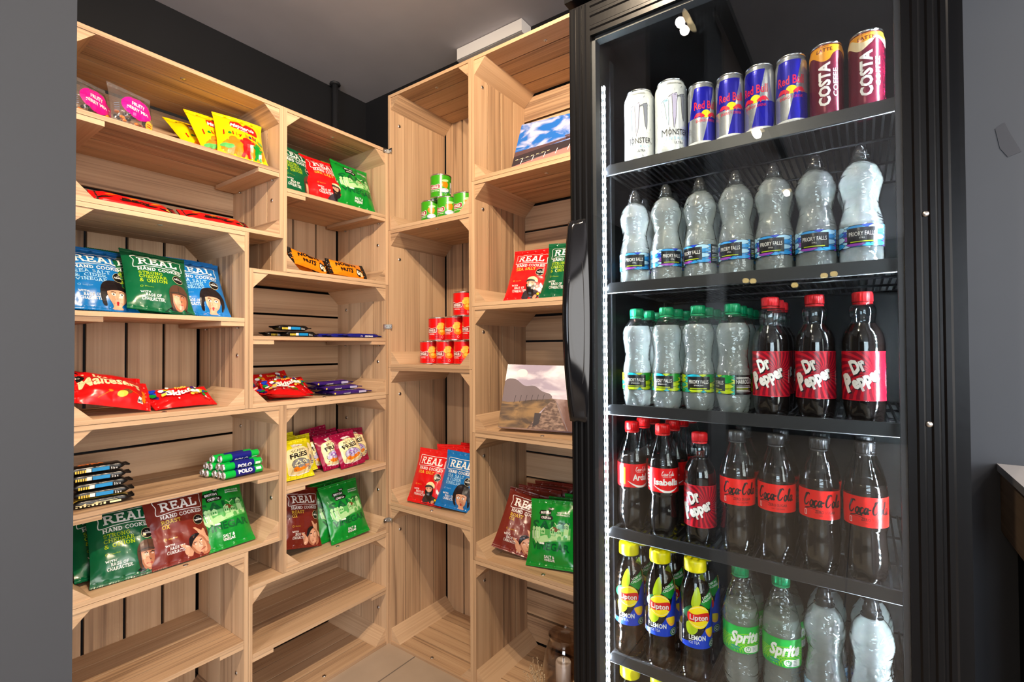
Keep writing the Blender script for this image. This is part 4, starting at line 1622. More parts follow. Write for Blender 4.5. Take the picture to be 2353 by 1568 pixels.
# --- slim wrapped bars: rounded tray of wrapper with crimped fins
def make_bar(name, L, Wd, T, mat, pr=None, end='black', seed=1, patches=()):
    rnd = random.Random(seed)
    b = MB()
    nu, na = 26, 16
    fin = .014
    def sec(u):
        d = (L / 2 - abs(u) - fin) / .016
        return max(.06, min(1.0, max(0, d)) ** .5) if d > 0 else .06
    rows = []
    us = sorted({-L / 2 + L * i / nu for i in range(nu + 1)} | {-L / 2 + fin, L / 2 - fin})
    for u in us:
        k = sec(u)
        row = []
        for a in range(na + 1):
            t = 2 * PI * a / na
            cx_, sx_ = math.cos(t), math.sin(t)
            y = Wd / 2 * (abs(cx_) ** .45) * (1 if cx_ > 0 else -1) * (.90 + .1 * k)
            z = T / 2 * (abs(sx_) ** .55) * (1 if sx_ > 0 else -1) * k + .0009 * noise.noise(Vector((u * 40, t * 2, seed)))
            row.append((u, y, z + T / 2))
        rows.append(row)
    b.grid(rows, mat, True, True)
    us2 = [-L / 2 + fin + (L - 2 * fin) * i / 20 for i in range(21)]
    if pr is not None:
        # printed on the broad upper face and on the long edge towards -y
        def fn(u, v, off):
            k = sec(u)
            if v >= 0:
                y = -Wd / 2 * .86 + v
                return (u, y, T / 2 * (1 + k) + off + .0006)
            return (u, -Wd / 2 * (.90 + .1 * k) - off - .0006, T * .80 + v)
        emit_print(b, pr, us2, [-T * .6, -T * .3, -1e-6, 1e-6, Wd * .3, Wd * .6, Wd * .86], fn)
    root = b.build(name)
    for sgn in (-1, 1):
        s = MB()
        n = 14
        row0 = [(sgn * (L / 2 - fin - .001), -Wd / 2 * .98 + Wd * .98 * i / n, T / 2 + .0003) for i in range(n + 1)]
        row1 = [(sgn * (L / 2 - (.0 if i % 2 else .0022)), -Wd / 2 + Wd * i / n, T / 2 + (.0012 if i % 2 else -.0006) + .004 * math.sin(seed * 1.7 + sgn)) for i in range(n + 1)]
        top = [[(p[0], p[1], p[2] + .0007) for p in r] for r in (row0, row1)]
        bot = [[(p[0], p[1], p[2] - .0007) for p in r] for r in (row0, row1)]
        s.grid(top, end, False, sgn > 0)
        s.grid(bot, end, False, sgn < 0)
        s.build('end_fin', root)
    return root


def bar_text(lines, panel=None):
    p = Print()
    if panel:
        p.poly(panel[0], R4(*panel[1]))
        p.up()
    for a in lines:
        p.text(*a[:5], **(a[5] if len(a) > 5 else {}))
    return p


def steak_print():
    p = Print()
    for x, s in ((-.075, 1), (-.03, 1.1), (.02, .9), (.055, .7)):
        p.poly('black', [(x, .004), (x + .018, .008 * s), (x + .030, .016), (x + .014, .013), (x - .006, .011)])
        p.poly('flame', [(x + .012, .020), (x + .028, .024), (x + .040, .033), (x + .022, .029)])
    p.up().text('black', 'FIREBOX', -.03, .010, .012, width=.06, bold=.05, shear=.2)
    p.poly('gold', ell(.070, .010, .006, .004, 10))
    p.polys('white', [R4(-.086, .006, -.078, .026)])
    p.polys('black', [R4(-.09, -.012, -.03, -.008), R4(.0, -.011, .05, -.007)])
    return p


RED_BAR = Proto(lambda: make_bar('snack_bar', .182, .045, .014, 'red', steak_print(), 'black', 3))
pb_ = Print(); pb_.poly('bar_blue', R4(-.015, -.011, .030, -.002)); pb_.poly('white', R4(-.030, -.011, -.017, -.002))
pb_.up().text('white', '51g e', .034, -.010, .006); pb_.text('flame', 'XTRA', -.05, .012, .014, width=.07, bold=.05)
for k in range(5):
    pb_.poly('gold', R4(-.058 + k * .006, -.011, -.054 + k * .006, -.004))
BLACK_BAR = Proto(lambda: make_bar('chocolate_bar', .175, .040, .017, 'black', pb_, 'black', 5))
pk_ = Print(); pk_.poly('gold', R4(-.07, .004, .07, .030)); pk_.up().text('black', 'DUO', -.02, .010, .012, bold=.05)
for k in range(8):
    pk_.poly('cream', R4(-.066 + k * .010, -.012, -.060 + k * .010, -.009 + .003 * (k % 3)))
pk_.polys('cream', [R4(-.066, -.007, .0, -.0058), R4(-.02, -.0045, .04, -.0035), R4(.02, -.011, .05, -.0065)])
GOLD_BAR = Proto(lambda: make_bar('chocolate_bar', .175, .042, .018, 'black', pk_, 'black', 8))
pd_ = Print(); pd_.text('white', 'MILK', -.02, .006, .016, width=.045, bold=.03); pd_.poly('lilac', R4(.035, .002, .062, .030))
pd_.up().text('gold', 'Dairy', -.055, .008, .014, bold=.03, shear=.2); pd_.poly('gold', ell(-.062, -.005, .003, .003, 10)); pd_.text('white', 'caramel', -.03, -.009, .006)
pd_.poly('monster_lilac', R4(.03, -.012, .06, -.001))
DAIRY_BAR = Proto(lambda: make_bar('chocolate_bar', .170, .042, .014, 'dairy', pd_, 'purple', 9))
po_ = Print(); po_.text('white', 'ORIGINAL', .004, -.0092, .0062, width=.036, bold=.04); po_.polys('white', stroke(ell(-.010, -.006, .003, .003, 12), .0008, True))
po_.poly('orange', R4(-.05, .001, .068, .006)); po_.up().text('white', 'Boost', -.05, .012, .014, bold=.05)
BOOST_BAR = Proto(lambda: make_bar('chocolate_bar', .160, .036, .014, 'navy', po_, 'navy', 10))


# --- mint roll
def mint_print():
    p = Print()
    return p


def make_mints():
    r, L = .0105, .118
    b = MB()
    prof = [(r, .006), (r, .030), (r, .088), (r, .112)]
    for (a, c, m) in ((.006, .034, 'sprite_green'), (.034, .090, 'navy'), (.090, .112, 'sprite_green')):
        b.lathe([(r, a), (r, c)], 28, m, cap0=False, cap1=False)
    p = Print()
    def put(m, txt, z, h, w):
        # text runs along the axis: swap to (u, v) with u round the roll
        tris, a, b2, c, d = sans(txt, .05)
        k = w / (b2 - a)
        for t in tris:
            p.items.append((m, p.lay, [(((y - 0) / .72 - .5) * h, z + (x - a) * k) for x, y in t]))
    put('white', 'POLO', .042, .0105, .040)
    p.items = [(m, l, [(-u, v) for u, v in q]) for m, l, q in p.items]
    p.poly('white', R4(-.004, .093, .004, .108))
    wrap_print(b, p, [(r, 0), (r, .12)], r * 2.4, .004, .115, base=.00025)
    root = b.build('mint_roll')
    for z0_, s in ((.006, -1), (.112, 1)):
        e = MB()
        e.lathe([(r, 0), (r * .96, .003), (r * .55, .0055), (r * .5, .0035), (.0005, .004)] if s > 0 else [(.0005, -.004), (r * .5, -.0035), (r * .55, -.0055), (r * .96, -.003), (r, 0)],
                28, 'foil', cap0=False, cap1=False, z0=z0_, fn=lambda a, z: .0007 * math.cos(a * 11))
        e.build('foil_end', root)
    return root


MINT = Proto(make_mints)


# --- clear fruit pouch
def fruit_print():
    p = Print()
    p.poly('pink', ell(.006, .052, .036, .029, 34, -.15))
    p.up().text('white', 'FRUITY', .008, .056, .0105, width=.030, align='c', bold=.03, rot=-.12)
    p.text('white', 'BERRY MIX', .005, .041, .0105, width=.050, align='c', bold=.03, rot=-.12)
    p.text('rose', 'snack mix', .003, .072, .004, align='c', rot=-.12)
    p.up().poly('peach', ell(.034, .021, .0095, .0095, 18))
    p.up().polys('crisp_red', [R4(.028, .022, .040, .0235), R4(.029, .018, .039, .0195)])
    p.polys('monster_grey', [R4(-.043, .03 + .005 * k, -.034, .032 + .005 * k) for k in range(5)])
    return p


def make_fruit():
    root = make_pack('fruit_pouch', .096, .112, .019, 'pouch_clear', fruit_print(), 'v', seed=71, nu=14, nv=16, print_name='paper_label', wrinkle=.8)
    rnd = random.Random(2)
    b = MB()
    for k in range(34):
        c = (rnd.uniform(-.034, .034), rnd.uniform(-.007, .004), .016 + rnd.random() ** 2 * .022)
        b.sphere(c, rnd.uniform(.0038, .006), rnd.choice(['hair', 'deepred', 'hair', 'brown', 'orange']), 8, 6, 1, 1, .8)
    o = b.build('dried_fruit', root)
    o['kind'] = 'stuff'
    return root


FRUIT = Proto(make_fruit)
# ------------------------------------------------------------------ snack tubs
def tub_print(col):
    p = Print()
    H = .083
    if col == 'green':
        p.poly('orange', smooth([(.006, .052), (.022, .058), (.030, .048), (.024, .034), (.008, .040)], 4, True))
        p.poly('pale_green', ell(.020, .060, .013, .0045, 16, .1))
        p.poly('white', ell(.018, .026, .016, .007, 18, .1))
        p.up().polys('blue', stroke(ell(.018, .023, .016, .007, 20, .1), .0012, True))
    else:
        p.poly('peach', smooth([(.004, .060), (.016, .064), (.026, .062), (.027, .054), (.016, .052)], 4, True))
        p.poly('gold', ell(.013, .048, .013, .010, 18)); p.poly('orange', ell(.018, .031, .014, .011, 18, -.2))
        p.up().poly('peach', ell(.012, .048, .006, .005, 14)); p.poly('gold', ell(.018, .034, .007, .005, 14))
    # banner with the word; the mascot of the tin is left out
    p.up().poly('white', smooth([(-.040, .0475), (-.020, .0435), (-.001, .046), (-.001, .030), (-.020, .0275), (-.040, .031)], 3, True))
    p.up().poly('deepred', smooth([(-.0385, .046), (-.020, .0422), (-.002, .0448), (-.002, .0315), (-.020, .029), (-.0385, .0325)], 3, True))
    p.up().text('white', 'PRINGLES', -.0202, .0325, .0085, width=.031, align='c', bold=.04)
    p.text('white', 'SOUR CREAM' if col == 'green' else 'ORIGINAL', -.020, .021, .0040, align='c', bold=.01)
    p.poly('white', R4(.040, .018, .062, .058)); p.up()
    for k in range(9):
        p.poly('black', R4(.042 + k * .002, .022, .0428 + k * .002 + (k % 3) * .0003, .040))
    p.polys('black', stroke(R4(-.006, .010, .006, .018), .0009, True)); p.polys('white', stroke(ell(.020, .013, .003, .0042, 12), .0007, True))
    return p


def make_tub(col):
    r, H = .0368, .083
    mat = 'pringle_' + col
    b = MB()
    prof = [(r, .0025), (r, .0795)]
    b.lathe(prof, 48, mat, cap0=False, cap1=False)
    wrap_print(b, tub_print(col), prof, .075, .003, .079)
    root = b.build('snack_tub')
    b = MB(); b.lathe([(r + .0002, 0), (r + .0010, .0006), (r + .0010, .0026), (r + .0002, .0034)], 48, 'alu', cap0=True, cap1=False); b.build('base_rim', root)
    b = MB(); b.lathe([(r + .0002, .0785), (r + .0012, .0792), (r + .0013, .0818), (r - .0005, .083), (r - .0016, .0822), (.0005, .0820)], 48, 'alu', cap0=False, cap1=True); b.build('foil_lid', root)
    return root


TUB = {c: Proto(lambda c=c: make_tub(c)) for c in ('green', 'red')}


# ------------------------------------------------------------------ drink cans
def can_shell(name, r, H, mat, pr, half, neck=.83, z_p0=.008, extra=None, lidmat='alu'):
    nr = r * neck
    prof = smooth_prof([(r * .80, .0), (r * .82, .001), (r, .011), (r, H * .3), (r, H * .6), (r, H - .020), (r * (1 + neck) / 2, H - .011), (nr, H - .005), (nr, H - .003)], 4)
    b = MB()
    b.lathe(prof, 56, mat, cap0=True, cap1=False)
    body_prof = prof
    wrap_print(b, pr, body_prof, half, z_p0, H - .006, base=.0002)
    if extra:
        extra(b, body_prof)
    root = b.build(name)
    b = MB()
    b.lathe([(nr + .0001, H - .004), (nr + .0012, H - .003), (nr + .0013, H - .0012), (nr - .0004, H), (nr - .0018, H - .0006), (nr - .0022, H - .004), (.0005, H - .0042)], 56, lidmat, cap0=False, cap1=True)
    b.build('lid', root)
    b = MB()
    b.prism(ell(0, -.006, .007, .011, 18), 2, H - .0040, H - .0030, 'alu'); b.build('ring_pull', root)
    return root


def claw_print():
    p = Print()
    rnd = random.Random(5)
    for k in range(90):                                     # speckled silver pattern of the can
        a, z = rnd.uniform(-.09, .09), rnd.uniform(.012, .140)
        p.polys('silver', stroke([(a, z), (a + rnd.uniform(-.004, .004), z + rnd.uniform(.001, .006))], rnd.uniform(.0003, .0009)))
    def claw(x, top, bot, w, lean, m):
        L, R_ = [], []
        rr = random.Random(int(x * 1e4) + 9)
        for j in range(9):
            t = j / 8
            z = top + (bot - top) * t
            cx_ = x + lean * t
            ww = w * (1 - t) ** .7 * (.55 + .25 * rr.random()) + .0006
            L.append((cx_ - ww / 2, z)); R_.append((cx_ + ww / 2, z))
        out = L + R_[::-1]
        p.up().poly('dk_grey', [(a + (.0009 if a > x + lean * .5 else -.0009), z) for a, z in out])
        p.up().poly(m, out)
        p.polys('dk_grey', stroke([(x - w * 1.0, top - .004), (x - w * .3, top + .001), (x + w * .35, top + .003)], .0012))
        p.poly(m, [(x - w * .9, top - .0045), (x - w * .2, top + .0025), (x + w * .4, top + .002), (x + w * .3, top - .004), (x - w * .3, top - .002)])
    claw(-.0165, .112, .060, .0120, .004, 'pale_blue')
    claw(.0010, .121, .054, .0135, -.001, 'monster_lilac')
    claw(.0185, .120, .068, .0130, .002, 'monster_grey')
    p.up().text('dk_grey', 'M', -.027, .039, .0150, width=.0125, bold=.0)
    p.text('dk_grey', 'O', -.0135, .041, .0110, width=.0080, bold=.01); p.polys('dk_grey', stroke([(-.0095, .037), (-.0095, .056)], .0010))
    p.text('dk_grey', 'NSTER', -.004, .0405, .0115, width=.035, bold=.01)
    p.text('pale_blue', 'E N E R G Y', -.018, .031, .0058, width=.046)
    p.text('dk_grey', 'ULTRA', .0, .022, .0052, width=.018)
    p.text('dk_grey', 'ZERO-SUGAR', .002, .1425, .0045, width=.034, align='c')
    return p


def bull_print():
    p = Print()
    h = .0265 * PI
    H = .133
    zm = .062
    # slanted quarters: blue over silver on one side, silver over blue on the other
    for sx in (-1, 1, 3):
        pass
    def cell(x0, x1, top):
        sl = .024
        p.poly('bull_blue' if top else 'silver', [(x0 + (zm - .014) / (H) * 0, zm), (x1, zm), (x1 + sl * .55, H - .012), (x0 + sl * .55, H - .012)])
        p.poly('silver' if top else 'bull_blue', [(x0, zm), (x1, zm), (x1 - sl * .55, .012), (x0 - sl * .55, .012)])
    for k in range(-3, 3):
        cell(.004 + k * .0415, .004 + (k + 1) * .0415, k % 2 != 0)
    p.up().poly('white', R4(-h, .008, h, .016)); p.up()
    p.text('navy', 'Vitalises body and mind', 0, .0105, .003, align='c')
    p.up().text('bull_red', 'Red Bull', -.002, .078, .0155, width=.046, align='c', bold=.018)
    p.up().poly('sun', ell(-.001, .068, .0092, .0075, 24))
    def bull(sx, cx_):
        f = lambda pts: [(cx_ + sx * a, b_) for a, b_ in pts]
        body = [(-.002, .064), (-.006, .068), (-.012, .071), (-.018, .0705), (-.0215, .067), (-.024, .062), (-.022, .0625), (-.019, .065), (-.018, .060), (-.0165, .0635), (-.011, .064), (-.009, .059), (-.0075, .0632), (-.004, .061)]
        p.up().poly('bull_red', f(body))
    bull(1, -.0015); bull(-1, -.0005)
    p.up().text('bull_red', 'ENERGY DRINK', -.001, .0525, .0052, width=.040, align='c')
    return p


def costa_print(gold):
    p = Print()
    wav = [(-.084 + .168 * k / 40, .106 + .0065 * math.sin(k * .55 + (0 if gold else 1.2)) + (.004 if k > 22 else 0)) for k in range(41)]
    p.poly('costa_gold' if gold else 'costa_cream', wav + [(.084, .13), (-.084, .13)])
    if not gold:
        p.up().poly('costa_gold', [(a, z + .010 - .006 * math.sin(a * 90)) for a, z in wav] + [(.084, .13), (-.084, .13)])
    p.up().text('costa', 'LATTE', 0, .1165, .0065, align='c', bold=.02)
    p.text('costa', 'CARAMEL' if gold else 'COFFEE', 0, .1245, .003, align='c')
    def vert(txt, u, z, h, L, bold):
        tris, a, b2, c, d = sans(txt, bold)
        k = L / (b2 - a)
        for t in tris:
            p.items.append(('white', p.lay, [(u - y / .72 * h, z + (x - a) * k) for x, y in t]))
    vert('COSTA', .008, .024, .0175, .074, .04)
    vert('COFFEE', .021, .038, .0080, .048, .02)
    return p


CAN_W = Proto(lambda: can_shell('drink_can', .0330, .157, 'monster_white', claw_print(), .09))
CAN_B = Proto(lambda: can_shell('drink_can', .0265, .133, 'silver', bull_print(), .083, neck=.90))
CAN_C = {g: Proto(lambda g=g: can_shell('drink_can', .0265, .134, 'costa', costa_print(g), .083, neck=.90)) for g in (0, 1)}


# ------------------------------------------------------------------ bottles
def bottle(name, pts, H, shell, drink, fill, cap, label=None, petal=0.0, neck_ring=None, tcap=.0005):
    prof = smooth_prof(pts, 5)
    n = 44
    def pet(a, z):
        if petal and z < .03:
            return -petal * (1 - z / .03) * (.5 - .5 * math.cos(5 * a)) ** 1.5
        return 0
    b = MB()
    b.lathe(prof, n, shell, cap0=True, cap1=False, fn=pet)
    if neck_ring:
        z, r = neck_ring
        b.lathe([(r * .7, z - .001), (r, z - .0004), (r, z + .0008), (r * .7, z + .0014)], 32, shell, cap0=False, cap1=False)
    root = b.build(name)
    if drink:
        b = MB()
        lo = prof[0][1] + .0015
        zs = [z for r, z in prof if lo < z < fill]
        ip = [(radius_at(prof, lo) - .0012, lo)] + [(radius_at(prof, z) - .0011, z) for z in zs] + [(radius_at(prof, fill) - .0011, fill)]
        b.lathe(ip, n, drink, cap0=True, cap1=True, fn=pet)
        b.build('drink', root)
    if label:
        z0_, z1_, mat, pr = label
        b = label_sleeve(prof, z0_, z1_, mat) if mat else MB()
        if pr:
            rr = max(r for r, z in prof)
            lp = [(radius_at(prof, z) * 1.0, z) for z in sorted({z0_, z1_} | {z for r, z in prof if z0_ < z < z1_})]
            wrap_print(b, pr, lp, max(r for r, z in lp) * PI * .98, z0_, z1_, base=.0003)
        b.build('label', root)
    cap(root, H)
    return root


def flat_cap(r, h, mat):
    return lambda root, H: screw_cap(root, H - h, r, h, mat)


def sport_cap(root, H):
    b = MB()
    z = H - .030
    b.lathe([(.0135, z), (.0135, z + .011), (.0125, z + .0125)], 48, 'cap_smoke', cap0=True, cap1=True, fn=lambda a, zz: .0003 * math.cos(a * 20))
    b.build('cap', root)
    b = MB()
    b.lathe(smooth_prof([(.0115, z + .0125), (.0110, z + .018), (.0085, z + .024), (.0065, z + .0275), (.0040, z + .0295)], 4), 28, 'cap_smoke', cap0=True, cap1=True)
    b.build('cap_dome', root)


def mosaic(zlo, zhi, R_, cols, name, sub, hide=(0, 0)):
    """stained-glass ribbon label with a black name panel"""
    p = Print()
    rnd = random.Random(len(cols) + int(zlo * 1000))
    L = R_ * PI * .97
    h = zhi - zlo
    n = 12
    dx = 2 * L / n
    p.poly(cols[0], R4(-L, zlo + .0008, L, zhi - .0008))
    for par in (0, 1):
        p.up()
        lens = []
        for k in range(n):
            if k % 2 == par:
                for zc, tilt in ((zlo + h * .14, .10), (zlo + h * .42, -.22), (zlo + h * .68, .20), (zhi - h * .12, -.10)):
                    lens.append((-L + dx * (k + .5) + rnd.uniform(-.002, .002), zc, dx * .92, h * rnd.uniform(.09, .14), tilt))
        for x, z, a_, c_, t_ in lens:
            p.poly('black', [(x - a_ * 1.05, z)] + smooth([(x - a_ * .6, z + c_ * .75 + .0005), (x, z + c_ + .0007 + t_ * .002), (x + a_ * .6, z + c_ * .75 + .0005)], 3) + [(x + a_ * 1.05, z)] + smooth([(x + a_ * .6, z - c_ * .75 - .0005), (x, z - c_ - .0007), (x - a_ * .6, z - c_ * .75 - .0005)], 3))
        p.up()
        for x, z, a_, c_, t_ in lens:
            p.poly(rnd.choice(cols), [(x - a_ * .96, z)] + smooth([(x - a_ * .6, z + c_ * .72), (x, z + c_ + t_ * .002), (x + a_ * .6, z + c_ * .72)], 3) + [(x + a_ * .96, z)] + smooth([(x + a_ * .6, z - c_ * .72), (x, z - c_), (x - a_ * .6, z - c_ * .72)], 3))
    p.up().poly('black', R4(-.0225, zlo + h * .17, .0225, zhi - h * .13))
    p.up().text('white', name, 0, zlo + h * .50, h * .20, width=.038, align='c')
    p.text('white', sub, 0, zlo + h * .37, h * .07, align='c')
    p.polys('lime', [R4(-.017, zlo + h * .22, .016, zlo + h * .26)])
    # side panel with the maker's text
    x = .040
    p.poly('black', R4(x, zlo, x + .042, zhi))
    p.up().text('white', 'HARROGATE', x + .003, zlo + h * .56, h * .22, width=.036)
    for k in range(5):
        p.polys('white' if k != 2 else 'lime', [R4(x + .003, zlo + h * (.14 + .075 * k), x + .036 - .004 * (k % 3), zlo + h * (.165 + .075 * k))])
    p.polys('white', [R4(x + .003, zlo + h * .86, x + .030, zlo + h * .885), R4(x + .003, zlo + h * .80, x + .034, zlo + h * .825)])
    return p


CAN_BLUE = ['sky', 'pale_blue', 'lilac', 'blue', 'sky', 'pale_blue']
CAN_GRN = ['lime', 'teal', 'british_green', 'cyan', 'lime']
H_W = .205
WATER_PTS = [(.0305, 0), (.0322, .004), (.0325, .020), (.0322, .030), (.0325, .066), (.0316, .076), (.0260, .103), (.0280, .118), (.0325, .138), (.0318, .147), (.0262, .163), (.0165, .174), (.0128, .177), (.0122, .180)]
WATER = Proto(lambda: bottle('water_bottle', WATER_PTS, H_W, 'bottle_clear', 'water', .174, sport_cap, (.030, .066, 'black', mosaic(.030, .066, .0325, CAN_BLUE, 'PRIORY FALLS', 'STILL')), neck_ring=(.1765, .0165)))
H_S = .207
SPARK_PTS = [(.0215, 0), (.0275, .004), (.0310, .020), (.0315, .036), (.0312, .074), (.0300, .085), (.0268, .104), (.0275, .120), (.0312, .146), (.0305, .160), (.0235, .175), (.0145, .186), (.0128, .190)]
SPARK = Proto(lambda: bottle('water_bottle', SPARK_PTS, H_S, 'bottle_clear', 'sparkling', .170, flat_cap(.0145, .0165, 'cap_green'), (.037, .073, 'black', mosaic(.037, .073, .0315, CAN_GRN, 'PRIORY FALLS', 'SPARKLING')), petal=.007, neck_ring=(.1885, .0165)))
H_P = .215


def pepper_print(z0_, z1_):
    p = Print()
    h = z1_ - z0_
    cx_, cz = .012, z0_ + h * .55
    for k in range(26):
        a0 = 2 * PI * k / 26
        L_, R_ = [], []
        for j in range(9):
            t = .006 + j * .0125
            tw = a0 + t * 10
            L_.append((cx_ + t * math.cos(tw - .05), cz + t * math.sin(tw - .05)))
            R_.append((cx_ + t * math.cos(tw + .06), cz + t * math.sin(tw + .06)))
        for j in range(8):
            p.poly('pepper_red', [L_[j], L_[j + 1], R_[j + 1], R_[j]])
    p.up().poly('pepper_red', R4(-.1, z0_, .1, z0_ + .0012)); p.poly('pepper_red', R4(-.1, z1_ - .0012, .1, z1_))
    for m, d in (('black', .0013), ('white', 0)):
        p.up()
        bo = .075 if m == 'black' else .055
        p.text(m, 'Dr', -.0165 + d, z0_ + h * .53 - d, h * .27, width=.022, bold=bo, shear=.10, rot=.48)
        p.text(m, 'P', -.0265 + d, z0_ + h * .17 - d, h * .34, width=.0140, bold=bo + .02, shear=.10, rot=.48); p.text(m, 'epper', -.0150 + d, z0_ + h * .225 - d, h * .25, width=.045, bold=bo, shear=.10, rot=.48)
    p.up().polys('white', [R4(.036, z0_ + h * .3 + .003 * k, .0375, z0_ + h * .3 + .0018 + .003 * k) for k in range(8)])
    return p


PEPPER_PTS = [(.022, 0), (.0275, .004), (.0300, .020), (.0302, .036), (.0302, .118), (.0298, .135), (.0268, .148), (.0200, .160), (.0172, .167), (.0190, .178), (.0185, .188), (.0140, .196), (.0128, .199)]
PEPPER = Proto(lambda: bottle('cola_bottle', PEPPER_PTS, H_P, 'bottle_smooth', 'cola', .163, flat_cap(.0148, .0165, 'cap_red'), (.037, .117, 'pepper', pepper_print(.037, .117)), petal=.006, neck_ring=(.1975, .0165)))

# flowing script drawn with a brush
SCRIPT = {
    'C': (.95, [[(.86, .92), (.80, 1.02), (.62, 1.0), (.36, .72), (.22, .36), (.34, .06), (.60, .08), (.84, .34)], [(.62, 1.0), (.46, .98), (.40, .84), (.52, .78)]]),
    'o': (.52, [[(.26, .50), (.10, .34), (.12, .10), (.28, .02), (.44, .18), (.42, .40), (.26, .50), (.40, .44), (.56, .46)]]),
    'c': (.48, [[(.44, .42), (.28, .50), (.12, .34), (.10, .12), (.24, .02), (.42, .10), (.54, .24)]]),
    'a': (.56, [[(.44, .44), (.26, .50), (.10, .32), (.12, .08), (.26, .04), (.42, .26), (.46, .46), (.44, .14), (.52, .02), (.62, .14)]]),
    'l': (.34, [[(.06, .12), (.26, .60), (.34, .94), (.24, 1.0), (.16, .70), (.14, .20), (.24, .02), (.38, .14)]]),
    '-': (.26, [[(.02, .34), (.24, .40)]]),
}


def script(p, m, txt, x, y, h, width, w=.09, tail=True):
    tot = sum(SCRIPT[c][0] for c in txt)
    k = width / tot
    cx_ = 0
    for c in txt:
        adv, ss = SCRIPT[c]
        for s in ss:
            pts = smooth([(x + (cx_ + a + .16 * b_) * k, y + b_ * h) for a, b_ in s], 5)
            n = len(pts)
            p.polys(m, stroke(pts, lambda t: h * w * (.55 + .65 * math.sin(PI * min(1, max(0, t))))))
        cx_ += adv
    if tail:
        p.polys(m, stroke(smooth([(x + width * .36, y - h * .10), (x + width * .22, y - h * .08), (x + width * .06, y - h * .24), (x + width * .20, y - h * .20), (x + width * .40, y - h * .28)], 5), lambda t: h * .10 * (1.1 - t)))


COKE_PTS = [(.0215, 0), (.0265, .004), (.0298, .024), (.0305, .045), (.0282, .068), (.0288, .082), (.0305, .092), (.0308, .140), (.0298, .150), (.0240, .172), (.0168, .192), (.0135, .203), (.0128, .206)]
H_C = .225


def coke_print(name):
    p = Print()
    z0_, z1_ = .092, .140
    script(p, 'white', 'Coca-Cola', -.008, z0_ + .0335, .0085, .026, tail=False)
    p.text('white', 'ORIGINAL TASTE', .004, z0_ + .0305, .0017, align='c')
    p.text('white', name, .003, z0_ + .0150, .0125, width=.0065 * len(name), align='c', bold=.035)
    sw = [(-.024 + .052 * k / 16, z0_ + .0125 - .0095 * math.sin(PI * k / 16 * .9) ** 1 + .001) for k in range(17)]
    sw2 = [(a, z - .0045 * math.sin(PI * (k + 1) / 18)) for k, (a, z) in enumerate(sw)]
    for k in range(16):
        p.poly('white', [sw[k], sw2[k], sw2[k + 1], sw[k + 1]])
    p.poly('white', R4(-.044, z0_ + .006, -.034, z0_ + .042)); p.up()
    for k in range(5):
        p.poly('coke_red', R4(-.042, z0_ + .009 + k * .0065, -.036, z0_ + .0125 + k * .0065))
    p.poly('lime', R4(-.032, z0_ + .006, -.029, z0_ + .040))
    return p


def zero_print():
    p = Print()
    z0_ = .092
    script(p, 'black', 'Coca-Cola', -.030, z0_ + .0205, .0205, .062, w=.125)
    p.text('black', 'ZERO SUGAR', .006, z0_ + .0100, .0048, width=.031, align='c', bold=.01)
    p.text('black', 'NO CALORIES', .007, z0_ + .0048, .0024, align='c')
    p.polys('white', stroke(R4(-.0265, z0_ + .005, -.0235, z0_ + .013), .0008, True))
    return p


COKE = {nm: Proto(lambda nm=nm: bottle('cola_bottle', COKE_PTS, H_C, 'bottle_smooth', 'cola', .158, flat_cap(.0148, .0180, 'coke_red'), (.092, .140, 'coke_red', coke_print(nm)), petal=.006, neck_ring=(.2045, .0165))) for nm in ('Ardal', 'Isabella', 'Tyler')}
ZERO = Proto(lambda: bottle('cola_bottle', COKE_PTS, H_C, 'bottle_smooth', 'cola', .158, flat_cap(.0148, .0180, 'cap_grey'), (.092, .140, 'zero_red', zero_print()), petal=.006, neck_ring=(.2045, .0165)))
# sugar-free bottles keep their dark collars
TEA_PTS = [(.0260, 0), (.0295, .004), (.0305, .018), (.0285, .040), (.0300, .060), (.0305, .072), (.0305, .135), (.0290, .160), (.0240, .182), (.0180, .197), (.0165, .203)]
H_T = .230


